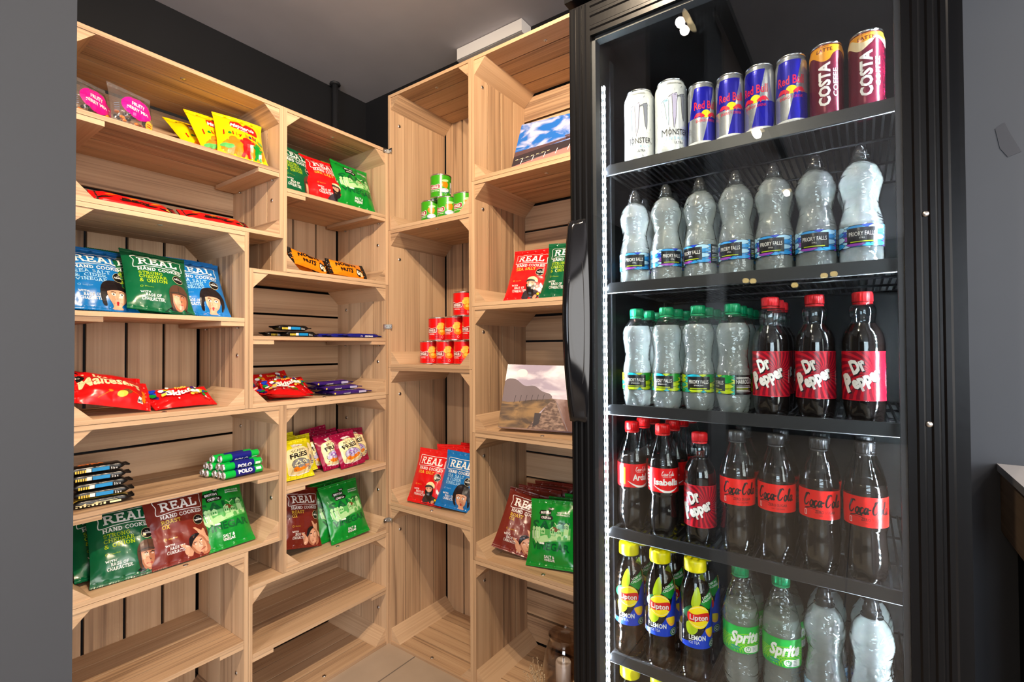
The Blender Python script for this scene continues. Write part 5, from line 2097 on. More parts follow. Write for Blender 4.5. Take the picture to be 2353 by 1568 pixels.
def tea_print():
    p = Print()
    z0_, z1_ = .066, .190
    p.poly('blue', smooth([(-.10, .074), (-.03, .078), (-.008, .084), (.006, .098), (.020, .130), (.032, .160), (.10, .165)], 4) + [(.10, z0_ + .001), (-.10, z0_ + .001)])
    p.up().poly('british_green', [(.002, .150), (.014, .164), (.030, .172), (.030, .150), (.018, .138)])
    p.poly('dark_green', smooth([(-.026, .128), (-.020, .140), (-.008, .146), (-.006, .132), (-.016, .122)], 4, True))
    p.poly('lime', smooth([(-.012, .148), (-.008, .168), (-.001, .178), (.003, .166), (.002, .150), (-.006, .140)], 4, True))
    p.poly('lime', smooth([(-.020, .112), (-.018, .096), (-.010, .093), (-.002, .104), (-.010, .118)], 4, True))
    p.poly('peach', smooth([(.010, .104), (.016, .090), (.026, .090), (.027, .104)], 4, True))
    p.up().poly('sun', ell(.0, .126, .0175, .0205, 32))
    p.poly('yellow', smooth([(.012, .104), (.017, .094), (.025, .094), (.025, .104)], 4, True))
    p.up().polys('cream', stroke([(-.0155 + .031 * k / 10, .136 + .008 * math.sin(PI * k / 10)) for k in range(11)], .0012) + stroke([(-.0150 + .030 * k / 10, .116 - .007 * math.sin(PI * k / 10)) for k in range(11)], .0010))
    p.up().poly('crisp_red', smooth([(-.0170, .1335), (-.008, .1305), (.008, .1335), (.0170, .1310), (.0170, .1175), (.008, .1200), (-.008, .1170), (-.0170, .1200)], 3, True))
    p.up().text('white', 'Lipton', 0, .1205, .0095, width=.0285, align='c', bold=.02)
    p.text('white', 'LEMON', -.016, .0845, .0085, width=.026, bold=.03)
    p.text('white', 'ICE TEA', -.016, .0775, .0050, width=.016)
    p.text('white', 'LOW IN', .0165, .160, .0040, align='c', bold=.02, rot=.25); p.text('white', 'CALORIES', .0175, .1545, .0040, align='c', bold=.02, rot=.25)
    p.up().poly('dark_green', ell(.024, .077, .0078, .0078, 20))
    p.up().polys('white', stroke(ell(.024, .077, .0060, .0060, 16), .0006, True) + stroke(ell(.024, .077, .0032, .0032, 6), .0010, True))
    p.poly('white', R4(-.044, .070, -.030, .104)); p.up()
    for k in range(9):
        p.poly('black', R4(-.043, .073 + k * .0033, -.032, .0743 + k * .0033))
    p.polys('sun', stroke([(.030, .150), (.036, .172)], .0025))
    p.items = [(m, l, [(u * 1.22, .126 + (v - .126) * 1.06) for u, v in q]) for m, l, q in p.items]
    return p


def tea_cap(root, H):
    b = MB()
    b.lathe([(.0208, 0), (.0212, .002), (.0212, .019), (.0200, .0225), (.0165, .0245), (.0005, .0250)], 60, 'tea_yellow', cap0=True, cap1=True, z0=H - .025, fn=lambda a, z: .00025 * math.cos(a * 24) if z < .019 else 0)
    b.build('cap', root)
    b = MB(); b.lathe([(.0165, .201), (.0165, H - .025)], 32, 'cap_smoke', cap0=True, cap1=True); b.build('collar', root)


TEA = Proto(lambda: bottle('tea_bottle', TEA_PTS, H_T, 'bottle_smooth', 'tea', .176, tea_cap, (.066, .188, None, tea_print())))
SPRITE_PTS = [(.0215, 0), (.0265, .004), (.0300, .022), (.0308, .045), (.0292, .070), (.0300, .082), (.0312, .090), (.0312, .132), (.0315, .146), (.0285, .163), (.0205, .190), (.0150, .208), (.0128, .216)]
H_SP = .236


def sprite_print():
    p = Print()
    z0_, z1_ = .086, .134
    for k in range(7):
        r = .012 + k * .0042
        p.polys('sprite_lime', stroke([(.008 + r * 1.3 * math.cos(PI * j / 16), z0_ + .006 + r * .8 * math.sin(PI * j / 16)) for j in range(17)], .0016))
        p.polys('sprite_lime', stroke([(-.030 + r * 1.1 * math.cos(PI * j / 16), z0_ + .002 + r * .7 * math.sin(PI * j / 16)) for j in range(17)], .0014))
    p.up().text('white', 'Sprite', -.025, z0_ + .0200, .0205, width=.051, bold=.04, shear=.22, warp=lambda t, x, y: (x, y + .004 * t - .002))
    p.poly('white', ell(.006, z0_ + .0085, .0075, .0060, 20)); p.poly('white', R4(.006, z0_ + .0025, .028, z0_ + .0145))
    p.up().polys('sprite_green', stroke(ell(.006, z0_ + .0085, .0040, .0040, 16), .0011, True) + stroke([(.006, z0_ + .0085), (.006, z0_ + .0135)], .0012))
    for k in range(4):
        p.poly('monster_grey', R4(.014, z0_ + .0045 + k * .0024, .022 - .001 * (k % 2), z0_ + .0054 + k * .0024))
    p.poly('teal', R4(-.024, z0_ + .009, -.008, z0_ + .012)); p.poly('teal', R4(-.024, z0_ + .005, -.010, z0_ + .0075))
    return p


SPRITE = Proto(lambda: bottle('lemonade_bottle', SPRITE_PTS, H_SP, 'bottle_clear', 'lemonade', .163, flat_cap(.0150, .0165, 'cap_green'), (.086, .134, 'sprite_green', sprite_print()), petal=.006, neck_ring=(.2140, .0165)))
CLEARCAP = Proto(lambda: bottle('lemonade_bottle', SPRITE_PTS, H_SP, 'bottle_clear', 'lemonade', .163, flat_cap(.0150, .0165, 'cap_smoke'), (.086, .134, 'sprite_green', sprite_print()), petal=.006, neck_ring=(.2140, .0165)))
# ------------------------------------------------------------------ setting the snacks out on the crates along the back wall
rad = math.radians
GC = 'crisp packets'


def crispA(key, var, x, dy, z, lean, roll, yaw, label, group):
    return CRISP[key, var].put((x, YC + dy, z), (rad(-lean), rad(roll), rad(yaw)), label, 'crisps', group, rest=z - .0004)


z = 1.1565
g = 'crisp packets in the tall outer crate'
crispA('blue', 0, .384, .070, z, 33, 1, 3, 'blue crisp packet half hidden by the grey wall edge', g)
crispA('blue', 1, .382, .116, z, 30, 2, 3, 'blue crisp packet tucked behind the one at the grey wall edge', g)
crispA('green', 0, .494, .034, z, 34, 3, -2, 'dark green cheese and onion crisp packet between two blue packets', g)
crispA('green', 1, .470, .078, z, 31, 1, 2, 'dark green crisp packet behind the green one between two blue packets', g)
crispA('green', 0, .460, .118, z, 28, -1, 2, 'dark green crisp packet rearmost between the blue packets', g)
crispA('blue', 1, .594, .056, z, 33, 1, -3, 'blue crisp packet beside the inner panel of the tall outer crate', g)
crispA('blue', 0, .592, .090, z, 30, 1, -2, 'blue crisp packet second in its row beside the green packets', g)
crispA('blue', 1, .588, .130, z, 27, 1, -2, 'blue crisp packet rearmost in its row beside the green packets', g)

z = .512
g = 'crisp packets in the wide outer crate'
crispA('green', 1, .430, .040, z, 31, 1, -4, 'large dark green crisp packet below the black chocolate bars', g)
crispA('green', 0, .412, .088, z + .004, 41, 1, 2, 'dark green crisp packet peeping out at the grey wall edge', g)
crispA('green', 1, .432, .130, z, 33, 1, 2, 'dark green crisp packet rearmost below the black chocolate bars', g)
crispA('brown', 0, .548, .036, z, 26, 1, 2, 'brown roast ox crisp packet between a dark green and a bright green packet', g)
crispA('brown', 1, .522, .085, z, 31, -1, 3, 'brown crisp packet behind the roast ox packet under the mint rolls', g)
crispA('british', 0, .656, .034, z, 33, -1, 0, 'bright green crisp packet under the mint rolls', g)

z = 1.5565
g = 'crisp packets in the topmost inner crate'
crispA('green', 0, .886, .066, z, 22, 2, 6, 'dark green crisp packet at the top beside the red one', g)
crispA('green', 1, .884, .125, z, 12, 1, 4, 'dark green crisp packet standing tall behind the top green one', g)
crispA('red', 0, .985, .045, z, 27, 3, -2, 'red crisp packet with a creased logo at the top of the back crates', g)
crispA('red', 1, .965, .095, z, 25, 2, 3, 'red crisp packet hidden behind the creased red one', g)
crispA('british', 1, 1.084, .035, z, 24, 4, -6, 'bright green crisp packet leaning in the top corner', g)
crispA('british', 0, 1.085, .085, z, 24, 3, -2, 'bright green crisp packet behind the one in the top corner', g)

z = .412
g = 'crisp packets in the low inner crate'
crispA('brown', 1, .891, .056, z, 24, 13, 4, 'brown crisp packet under the scampi fries', g)
crispA('brown', 0, .888, .106, z, 20, 13, 4, 'brown crisp packet behind the one under the scampi fries', g)
for k, t in enumerate(('front of the row', 'second in the row', 'third in the row', 'fourth in the row', 'rearmost of the row')):
    crispA('british', k % 2, 1.056 - .016 * k, .030 + .047 * k, z, 24 - 2.5 * k, -3 + (k % 3) * 2, -3 + 5 * (k % 2), 'bright green crisp packet under the bacon fries, ' + t, g)

# fruit pouches and jelly sweets on the top shelf
z = 1.607
FRUIT.put((.362, YC + .080, z), (rad(-14), 0, rad(18)), 'clear fruit pouch with pink label cut off by the grey wall', 'snack pouch', 'clear fruit pouches on the top shelf', rest=z)
FRUIT.put((.434, YC + .048, z), (rad(-16), rad(2), rad(6)), 'clear fruit pouch with its round pink label in full view', 'snack pouch', 'clear fruit pouches on the top shelf', rest=z)
FRUIT.put((.396, YC + .140, z), (rad(-10), 0, rad(42)), 'clear fruit pouch turned sideways behind the other two', 'snack pouch', 'clear fruit pouches on the top shelf', rest=z)
g = 'yellow bags of jelly sweets'
JELLY.put((.690, YC + .030, z), (rad(-26), rad(2), rad(-8)), 'yellow jelly sweet bag standing in front of its row', 'sweets', g, rest=z)
JELLY.put((.668, YC + .082, z), (rad(-28), rad(-4), rad(10)), 'yellow jelly sweet bag second in its row', 'sweets', g, rest=z)
JELLY.put((.652, YC + .120, z), (rad(-40), rad(-6), rad(16)), 'yellow jelly sweet bag third in its row, sagging back', 'sweets', g, rest=z)
JELLY.put((.630, YC + .124, z), (rad(-62), rad(-4), rad(12)), 'yellow jelly sweet bag rearmost in its row, lying almost flat', 'sweets', g, rest=z)

# red snack bars
z = 1.4115
g = 'red and black snack bars under the top shelf'
RED_BAR.put((.446, YC + .125, z), (0, 0, rad(2)), 'red snack bar at the bottom of the stack near the grey wall', 'snack bar', g)
RED_BAR.put((.443, YC + .120, z + .0160), (0, 0, rad(-1)), 'red snack bar in the middle of the stack near the grey wall', 'snack bar', g)
RED_BAR.put((.446, YC + .080, z + .018), (rad(38), rad(2), rad(2)), 'red snack bar leaning on the stack near the grey wall', 'snack bar', g)
RED_BAR.put((.634, YC + .120, z), (0, 0, rad(3)), 'red snack bar at the bottom of the stack beside the bare end of the shelf', 'snack bar', g)
RED_BAR.put((.630, YC + .118, z + .0160), (0, 0, rad(0)), 'red snack bar on top of the stack beside the bare end of the shelf', 'snack bar', g)
RED_BAR.put((.632, YC + .075, z + .016), (rad(36), rad(0), rad(2)), 'red snack bar leaning on the stack beside the bare end of the shelf', 'snack bar', g)

# chocolate pouches and sweets below the blue crisps
z = .912
MALT[0].put((.398, YC + .045, z), (rad(-46), rad(12), rad(2)), 'red chocolate ball pouch lying in front, below the blue crisps', 'chocolate', 'red chocolate ball pouches', rest=z)
MALT[1].put((.396, YC + .098, z), (rad(-40), rad(12), rad(3)), 'red chocolate ball pouch propped behind the other pouch', 'chocolate', 'red chocolate ball pouches', rest=z)
SKIT[0].put((.560, YC + .055, z), (rad(-58), rad(-1), rad(4)), 'red fruit sweet bag lying beside the chocolate ball pouches', 'sweets', 'red fruit sweet bags', rest=z)
SKIT[1].put((.552, YC + .110, z), (rad(-66), rad(-2), rad(-8)), 'red fruit sweet bag lying behind another beside the chocolate ball pouches', 'sweets', 'red fruit sweet bags', rest=z)

# black chocolate bars and mint rolls
z = .7063
g = 'black chocolate bars stacked at the grey wall'
GOLD_BAR.put((.376, YC + .050, z), (0, 0, rad(-8)), 'black and gold chocolate bar at the bottom of the stack by the grey wall', 'chocolate bar', g, scale=(.70, 1, 1))
for k, t in enumerate(('second from the bottom', 'in the middle', 'second from the top', 'topmost')):
    BLACK_BAR.put((.377 - .002 * k, YC + .054 + .004 * k, z + .0195 + .0185 * k), (0, 0, rad(-9 + 5 * (k % 2))), 'black chocolate bar ' + t + ' in the stack by the grey wall', 'chocolate bar', g, scale=(.70, 1, 1))
g = 'green and blue mint rolls'
rr = .0107
names5 = ('front', 'second', 'third', 'fourth', 'rearmost')
for row, n in ((0, 5), (1, 4), (2, 2)):
    for k in range(n):
        y = YC + .030 + .0224 * (k + row * .5 + (.5 if row == 2 else 0))
        zz = z + rr + .0006 + row * .0202
        ml = Matrix.Rotation(rad(4), 3, 'Z') @ Matrix.Rotation(PI / 2, 3, 'Y') @ Matrix.Rotation(rad((0, 170, -40, 60, 30)[k] - 25 + 40 * row), 3, 'Z')
        MINT.put((.634 - .005 * k + .003 * ((k * 7 + row) % 3), y, zz), ml.to_euler('XYZ'),
                 'mint roll, %s in the %s row of the pile' % (names5[k], ('bottom', 'middle', 'top')[row]), 'mints', g)

# nut packets
z = 1.3115
g = 'yellow nut packets'
NUTS.put((1.052, YC + .040, z), (rad(-28), rad(2), rad(-3)), 'yellow nut packet lying in full view at the front', 'nuts', g, rest=z)
NUTS.put((.912, YC + .048, z), (rad(-28), rad(9), rad(3)), 'yellow nut packet half hidden by the corner block', 'nuts', g, rest=z)
NUTS.put((1.040, YC + .082, z), (rad(-24), rad(1), rad(2)), 'yellow nut packet behind the one in full view', 'nuts', g, rest=z)
NUTS.put((.908, YC + .092, z), (rad(-22), rad(9), rad(-2)), 'yellow nut packet behind the one at the corner block', 'nuts', g, rest=z)

# bars on the shelf below
z = 1.1063
g = 'black bars beside the blue wrapped bars'
BLACK_BAR.put((.868, YC + .045, z), (0, 0, rad(2)), 'black bar with blue patch, lower one in front beside the blue wrapped bars', 'chocolate bar', g)
BLACK_BAR.put((.848, YC + .055, z + .0188), (0, 0, rad(2)), 'black bar with blue patch, upper one of the pair beside the blue wrapped bars', 'chocolate bar', g)
BLACK_BAR.put((.838, YC + .095, z), (0, 0, rad(-1)), 'black bar lying behind the pair with blue patches', 'chocolate bar', g)
g = 'dark blue wrapped chocolate bars'
BOOST_BAR.put((1.094, YC + .030, z), (0, 0, rad(0)), 'dark blue wrapped bar lying in front near the steel bracket', 'chocolate bar', g)
BOOST_BAR.put((1.062, YC + .076, z), (0, 0, rad(-1)), 'dark blue wrapped bar second from the shelf edge', 'chocolate bar', g)
BOOST_BAR.put((1.030, YC + .112, z), (0, 0, rad(2)), 'dark blue wrapped bar farthest from the shelf edge', 'chocolate bar', g)
z = .912
SKIT[0].put((.868, YC + .078, z), (rad(-52), rad(-3), rad(2)), 'red fruit sweet bag in front of the purple chocolate bars', 'sweets', 'red fruit sweet bags', rest=z)
SKIT[1].put((.846, YC + .145, z + .004), (rad(-30), rad(-5), rad(8)), 'red fruit sweet bag propped up next to the purple chocolate bars', 'sweets', 'red fruit sweet bags', rest=z)
SKIT[1].put((.830, YC + .016, z), (rad(-84), rad(4), rad(4)), 'red fruit sweet bag lying flat at the corner block', 'sweets', 'red fruit sweet bags', rest=z)
g = 'purple chocolate bars'
for k, (x, dy, zz, t) in enumerate(((1.048, .040, 0, 'at the front edge of the pile'), (1.040, .086, 0, 'behind the front one'), (1.030, .066, .0158, 'on top of the front two'),
                                  (1.020, .112, .0158, 'second from the top of the pile'), (1.012, .090, .0316, 'topmost of the pile'))):
    DAIRY_BAR.put((x, YC + dy, z + zz), (0, 0, rad(-2 + k * 1.5)), 'purple chocolate bar ' + t + ' by the red sweet bags', 'chocolate bar', g)

# scampi and bacon fries
z = .6565
g = 'yellow scampi fries packets'
SCAMPI.put((.868, YC + .035, z), (rad(-24), rad(2), rad(4)), 'yellow scampi fries packet nearest the shelf edge', 'snack', g, rest=z)
SCAMPI.put((.905, YC + .080, z), (rad(-24), rad(-3), rad(-3)), 'yellow scampi fries packet with its whole picture in view', 'snack', g, rest=z)
SCAMPI.put((.872, YC + .110, z), (rad(-22), rad(2), rad(6)), 'yellow scampi fries packet third from the shelf edge', 'snack', g, rest=z)
SCAMPI.put((.885, YC + .150, z), (rad(-18), rad(-2), rad(2)), 'yellow scampi fries packet rearmost', 'snack', g, rest=z)
g = 'magenta bacon fries packets'
for k, (x, dy, le, ro, ya, t) in enumerate(((1.070, .040, 26, -4, 2, 'at the very front'), (1.018, .062, 26, -2, 6, 'just behind the front one'), (1.118, .085, 24, 3, -4, 'at the inner side panel'),
                                         (.985, .100, 24, 4, 10, 'next to the yellow scampi packets'), (1.050, .118, 22, -5, 2, 'fourth from the front'), (1.010, .150, 20, 2, 3, 'second from the back'), (1.040, .185, 14, -6, 0, 'rearmost and highest'))):
    BACON[k % 2].put((x, YC + dy, z), (rad(-le), rad(ro), rad(ya)), 'magenta bacon fries packet ' + t, 'snack', g, rest=z)

# ------------------------------------------------------------------ and along the side wall
g = 'small green snack tubs'
for k, (x, y, zz, t) in enumerate(((1.268, 1.264, 1.5115, 'first from the dark corner in the bottom row'), (1.268, 1.184, 1.5115, 'in the middle of the bottom row'),
                                   (1.268, 1.1065, 1.5115, 'half behind the corner block in the bottom row'), (1.266, 1.215, 1.5947, 'on top of the other three'))):
    TUB['green'].put((x, y, zz), (0, 0, rad((-74, -66, -62, -52)[k])), 'small green snack tub ' + t, 'snack tub', g)
g = 'small red snack tubs'
for k, (x, y, zz, t) in enumerate(((1.285, 1.290, 1.0115, 'first in the bottom row'), (1.285, 1.208, 1.0115, 'in the middle of the bottom row'), (1.285, 1.124, 1.0115, 'last in the bottom row, by the corner block'),
                                   (1.285, 1.246, 1.0947, 'first in the middle row'), (1.285, 1.166, 1.0947, 'second in the middle row'), (1.285, 1.084, 1.0947, 'last in the middle row, cut by the crate edge'), (1.285, 1.126, 1.1779, 'on top of the pyramid'))):
    TUB['red'].put((x, y, zz), (0, 0, rad(-58 - 5 * (k % 3))), 'small red snack tub ' + t, 'snack tub', g)


def crispB(key, var, x, y, z_, lean, roll, yaw, label, group):
    return CRISP[key, var].put((x, y, z_), (rad(-lean), rad(roll), rad(yaw)), label, 'crisps', group, rest=z_ - .0004)


z = .512
g = 'crisp packets in the third corner crate'
crispB('red', 0, 1.235, 1.272, z, 20, 3, -80, 'red crisp packet standing in front of the other red ones', g)
crispB('red', 1, 1.285, 1.215, z, 16, 4, -78, 'red crisp packet wedged between the front red one and the blue one', g)
crispB('red', 0, 1.335, 1.240, z, 10, -3, -82, 'red crisp packet at the back with its logo half showing', g)
crispB('red', 1, 1.400, 1.180, z, 8, 2, -75, 'red crisp packet rearmost against the back slats', g)
crispB('blue', 0, 1.245, 1.142, z, 20, 4, -80, 'blue crisp packet beside the red ones, cut by the crate edge', g)
z = 1.2115
g = 'crisp packets beside the fridge handle'
crispB('red', 1, 1.270, .862, z, 24, 2, -80, 'red crisp packet with bearded man beside the fridge handle', g)
crispB('red', 0, 1.330, .835, z, 18, -2, -84, 'red crisp packet behind the one with the bearded man', g)
crispB('green', 0, 1.262, .722, z, 24, 1, -82, 'dark green crisp packet partly covered by the fridge handle', g)
crispB('green', 1, 1.325, .715, z, 18, 1, -88, 'dark green crisp packet behind the one at the fridge handle', g)
z = .412
g = 'crisp packets in the full crate beside the fridge'
crispB('brown', 0, 1.246, .890, z, 28, 13, -70, 'brown crisp packet in front beside the bright green row', g)
crispB('brown', 1, 1.330, .875, z, 14, 3, -78, 'brown crisp packet second in its row', g)
crispB('brown', 0, 1.378, .868, z, 9, 1, -84, 'brown crisp packet third in its row', g)
crispB('brown', 1, 1.425, .850, z, 6, -4, -92, 'brown crisp packet rearmost against the slats', g)
for k, t in enumerate(('frontmost beside the fridge', 'second from the front beside the fridge', 'third from the front beside the fridge', 'rearmost beside the fridge')):
    crispB('british', k % 2, 1.245 + .048 * k, .762 - .030 * k, z, 22 - 4 * k, -2 + k, -78 - 3 * k, 'bright green crisp packet ' + t, g)
crispB('british', 1, 1.262, .636, z, 18, 2, -100, 'bright green crisp packet almost covered by the fridge', g)


# canvas photo prints
def canvas(W, H, pr, base):
    b = MB()
    t = .018
    b.box((-W / 2, 0, 0), (W / 2, t, H), base)
    gu = [-W / 2, 0, W / 2]
    emit_print(b, pr, gu, [0, H / 2, H], lambda u, v, off: (u, -off, v), eps=.00012, base=.0001)
    root = b.build('canvas_print')
    b = MB()
    b.box((-W / 2 + .004, t, .004), (-W / 2 + .03, t + .006, H - .004), 'wood', 2)
    b.box((W / 2 - .03, t, .004), (W / 2 - .004, t + .006, H - .004), 'wood', 2)
    b.build('stretcher_bar', root)
    return root


def cloud_mat(name, c1, c2, scale, lo=.42, hi=.62, stretch=(1, 1, 2.2)):
    m, nt, out = newmat(name)
    b = N(nt, 'ShaderNodeBsdfPrincipled')
    tc = N(nt, 'ShaderNodeTexCoord'); mp = N(nt, 'ShaderNodeMapping'); nz = N(nt, 'ShaderNodeTexNoise'); rp = N(nt, 'ShaderNodeValToRGB')
    mp.inputs['Scale'].default_value = stretch
    nz.inputs['Scale'].default_value = scale
    nz.inputs['Detail'].default_value = 5
    nz.inputs['Distortion'].default_value = .6
    rp.color_ramp.elements[0].position, rp.color_ramp.elements[0].color = lo, c1
    rp.color_ramp.elements[1].position, rp.color_ramp.elements[1].color = hi, c2
    nt.links.new(tc.outputs['Object'], mp.inputs[0]); nt.links.new(mp.outputs[0], nz.inputs['Vector'])
    nt.links.new(nz.outputs['Fac'], rp.inputs[0]); nt.links.new(rp.outputs[0], b.inputs['Base Color'])
    b.inputs['Roughness'].default_value = .55
    nt.links.new(b.outputs[0], out.inputs[0])


cloud_mat('photo_sky', srgb(24, 100, 186), srgb(240, 232, 236), 15, .47, .74, (1, 1, 1.7))
cloud_mat('photo_dusk', srgb(168, 156, 178), srgb(240, 232, 240), 9)
cloud_mat('photo_water', srgb(96, 56, 44), srgb(206, 182, 180), 10, .45, .7, (1, 1, 1.2))
cloud_mat('photo_path', srgb(84, 60, 52), srgb(150, 122, 106), 60)
cloud_mat('photo_grass', srgb(74, 56, 44), srgb(150, 116, 74), 14)
ink('photo_dark', (48, 38, 44), .5)
ink('photo_roof', (86, 62, 66), .5)
ink('photo_brick', (178, 120, 112), .5)
ink('photo_tree', (112, 98, 104), .5)
p = Print()
W, H = .30, .185
q = lambda pts: [((a - .5) * W, (1 - b_) * H) for a, b_ in pts]
p.poly('photo_brick', q([(0, .93), (.35, .80), (1, .60), (1, 1), (0, 1)]))
p.poly('photo_dark', q([(0, .66), (.5, .60), (1, .50), (1, .61), (.35, .81), (0, .93)]))
p.up().poly('photo_roof', q([(0, .62), (.4, .56), (.62, .50), (.62, .55), (.30, .64), (0, .72)])); p.poly('photo_roof', q([(.58, .50), (1, .40), (1, .47), (.58, .56)]))
p.poly('photo_roof', q([(.56, .47), (.70, .43), (.72, .46), (.56, .50)]))
p.up()
for k in range(9):
    a = .66 + k * .037
    p.poly('pale_blue', q([(a, .66 - k * .012), (a + .022, .655 - k * .012), (a + .022, .58 - k * .012), (a, .585 - k * .012)]))
for k in range(7):
    p.polys('white', stroke(q([(.10 + .13 * k, .90 - .028 * k), (.115 + .13 * k, .80 - .030 * k)]), .0022))
    p.polys('cream', stroke(q([(.03 + .06 * k, .80 - .012 * k), (.06 + .06 * k, .79 - .012 * k)]), .0018))
p.polys('monster_grey', stroke(q([(.10, .86), (.5, .78), (1, .66)]), .0012) + stroke(q([(.05, .80), (.34, .76)]), .001))
c1 = canvas(W, H, p, 'photo_sky')
c1.location, c1.rotation_euler = (1.262, .745, 1.6115), (rad(-22), rad(1), rad(-84))
c1.location.z += .150 * math.sin(rad(1)) + .024 * math.sin(rad(22)) + .0005
tag(c1, 'canvas photo print of a low dark building under a blue cloudy sky', 'photo print', 'canvas photo prints')
p = Print()
W, H = .33, .205
p.poly('photo_water', q([(.50, .53), (1, .55), (1, 1), (.63, 1), (.52, .60)]))
p.poly('photo_grass', q([(0, .58), (.2, .56), (.44, .51), (.50, .53), (.38, .75), (.30, 1), (0, 1)]))
p.up().poly('photo_path', q([(.485, .53), (.51, .53), (.64, 1), (.28, 1), (.40, .74)]))
p.poly('photo_tree', q(smooth([(0, .28), (.10, .24), (.20, .34), (.30, .34), (.38, .42), (.46, .46), (.47, .53), (.30, .56), (0, .60)], 4, True)))
p.poly('photo_brick', q([(.80, .50), (.92, .44), (1, .42), (1, .56), (.80, .555)])); p.poly('photo_dark', q([(.74, .52), (1, .54), (1, .58), (.76, .56)]))
p.up().polys('photo_dark', stroke(q([(.88, .53), (.905, .34)]), .005) + stroke(q([(.86, .58), (.84, .70)]), .004))
for k in range(6):
    p.polys('photo_dark', stroke(q([(.12 + .055 * k, .62 - .012 * k), (.13 + .055 * k, .50 - .006 * k)]), .0016))
p.poly('photo_dark', q([(.335, .76), (.40, .76), (.395, .80), (.385, .92), (.33, .97), (.335, .86)]))
p.poly('white', ell((.16 - .5) * W, (1 - .14) * H, .018, .014, 20))
p.polys('photo_tree', stroke(q([(.53, .58), (.66, 1)]), .0022))
c2 = canvas(W, H, p, 'photo_dusk')
c2.location, c2.rotation_euler = (1.240, .752, .8115), (rad(-24), rad(1), rad(-74))
c2.location.z += .165 * math.sin(rad(1)) + .024 * math.sin(rad(24)) + .0005
tag(c2, 'canvas photo print of a canal towpath at sunset', 'photo print', 'canvas photo prints')

# glass hurricane vase, candle and dried grass on the floor crate
vx, vy, vz = 1.300, .742, .0118
b = MB()
out_ = smooth_prof([(.040, 0), (.058, .010), (.0665, .050), (.066, .100), (.055, .150), (.047, .178), (.0485, .192)], 5)
b.lathe(out_, 44, 'smoky_glass', cap0=True, cap1=False)
b.lathe([(max(r - .0028, .001), z_) for r, z_ in out_ if z_ > .004][::-1], 44, 'smoky_glass', cap0=False, cap1=True)
vase = b.build('hurricane_vase', loc=(vx, vy, vz))
b = MB(); b.lathe([(.0460, .1915), (.0475, .1935), (.0490, .1915)], 44, 'smoky_glass', cap0=False, cap1=False); b.build('rim', vase)
tag(vase, 'smoky brown glass vase with a candle inside, on the lowest crate beside the fridge', 'vase')
b = MB(); b.lathe([(.0235, 0), (.0235, .100), (.022, .104), (.016, .1025), (.004, .101)], 32, 'wax', cap0=True, cap1=True)
cd = tag(b.build('pillar_candle', loc=(vx - .002, vy + .004, vz + .0078)), 'white pillar candle standing inside the smoky glass vase', 'candle')
b = MB(); b.tube([(0, 0, .100), (.001, 0, .108), (.003, .001, .113)], .0010, 6, 'black'); b.build('wick', cd)
rnd = random.Random(3)
gr = MB()
ears = MB()
for k in range(70):
    a = rnd.uniform(rad(100), rad(250))
    r0 = rnd.uniform(.072, .090)
    r1 = r0 + rnd.uniform(.000, .030)
    h = rnd.uniform(.03, .105)
    a1 = a + rnd.uniform(-.25, .25)
    p0 = Vector((r0 * math.cos(a), r0 * math.sin(a), 0))
    p2 = Vector((r1 * math.cos(a1), r1 * math.sin(a1), h))
    p1 = (p0 + p2) / 2 + Vector((0, 0, h * .15))
    gr.tube([p0, p1, p2], .0007, 4, 'straw')
    for j in range(4):
        t = j / 4
        q_ = p2 + (p2 - p1).normalized() * (.006 * j) + Vector((rnd.uniform(-.003, .003), rnd.uniform(-.003, .003), 0))
        ears.sphere(q_, rnd.uniform(.0010, .0022), 'straw', 5, 4, 1, 1, 1.7)
gd = tag(gr.build('dried_grass', loc=(vx, vy, vz)), 'dried straw coloured grass wreathed around the smoky vase', 'dried grass')
gd['kind'] = 'stuff'
ears.build('seed_heads', gd)

# ------------------------------------------------------------------ drinks inside the fridge
ORD = ('first', 'second', 'third', 'fourth', 'fifth', 'sixth', 'seventh', 'eighth')
XB = 1.000


def face(x, y, d=0):
    return math.atan2(-y, -x) + PI / 2 + rad(d)


def stand(proto, y, zs, turn, label, cat, group, row=0, x=None, tall=1):
    x = XB + .0665 * row if x is None else x
    w_ = .955 if proto in (WATER, SPARK) else .945 if cat == 'drink can' else .985
    return proto.put((x, y, zs - .0038), (0, 0, face(x, y, turn)), label, cat, group, scale=(w_, w_, tall))


S = SHELF_Z
for k, (y, t) in enumerate(((.380, -10), (.3135, 12))):
    stand(CAN_W, y, S[0], t, 'tall white can with silver claw marks, ' + ('at the handle end of the top shelf' if k == 0 else 'next to the blue cans'), 'drink can', 'tall white cans on the top shelf')
for k, (y, t) in enumerate(((.2535, 22), (.2010, 8), (.1500, -14), (.0985, 2))):
    stand(CAN_B, y, S[0], t, 'slim blue and silver can, %s from the white cans' % ORD[k], 'drink can', 'slim blue and silver cans on the top shelf')
stand(CAN_C[1], .0455, S[0], -6, 'maroon coffee can with an orange top band', 'drink can', 'maroon coffee cans on the top shelf')
stand(CAN_C[0], -.0105, S[0], 0, 'maroon coffee can with a cream top band', 'drink can', 'maroon coffee cans on the top shelf')
for k, (y, t) in enumerate(((.393, -2), (.326, 22), (.2585, -34), (.1930, -22), (.1290, -10), (.0645, -4), (.0, 2))):
    stand(WATER, y, S[1], t, 'still water bottle with blue label, %s from the handle in the front row' % ORD[k], 'water bottle', 'still water bottles, second shelf, front row')
    stand(WATER, y + .004, S[1], 40, 'still water bottle, second shelf, behind the %s one from the handle' % ORD[k], 'water bottle', 'still water bottles, second shelf, back row', 1)
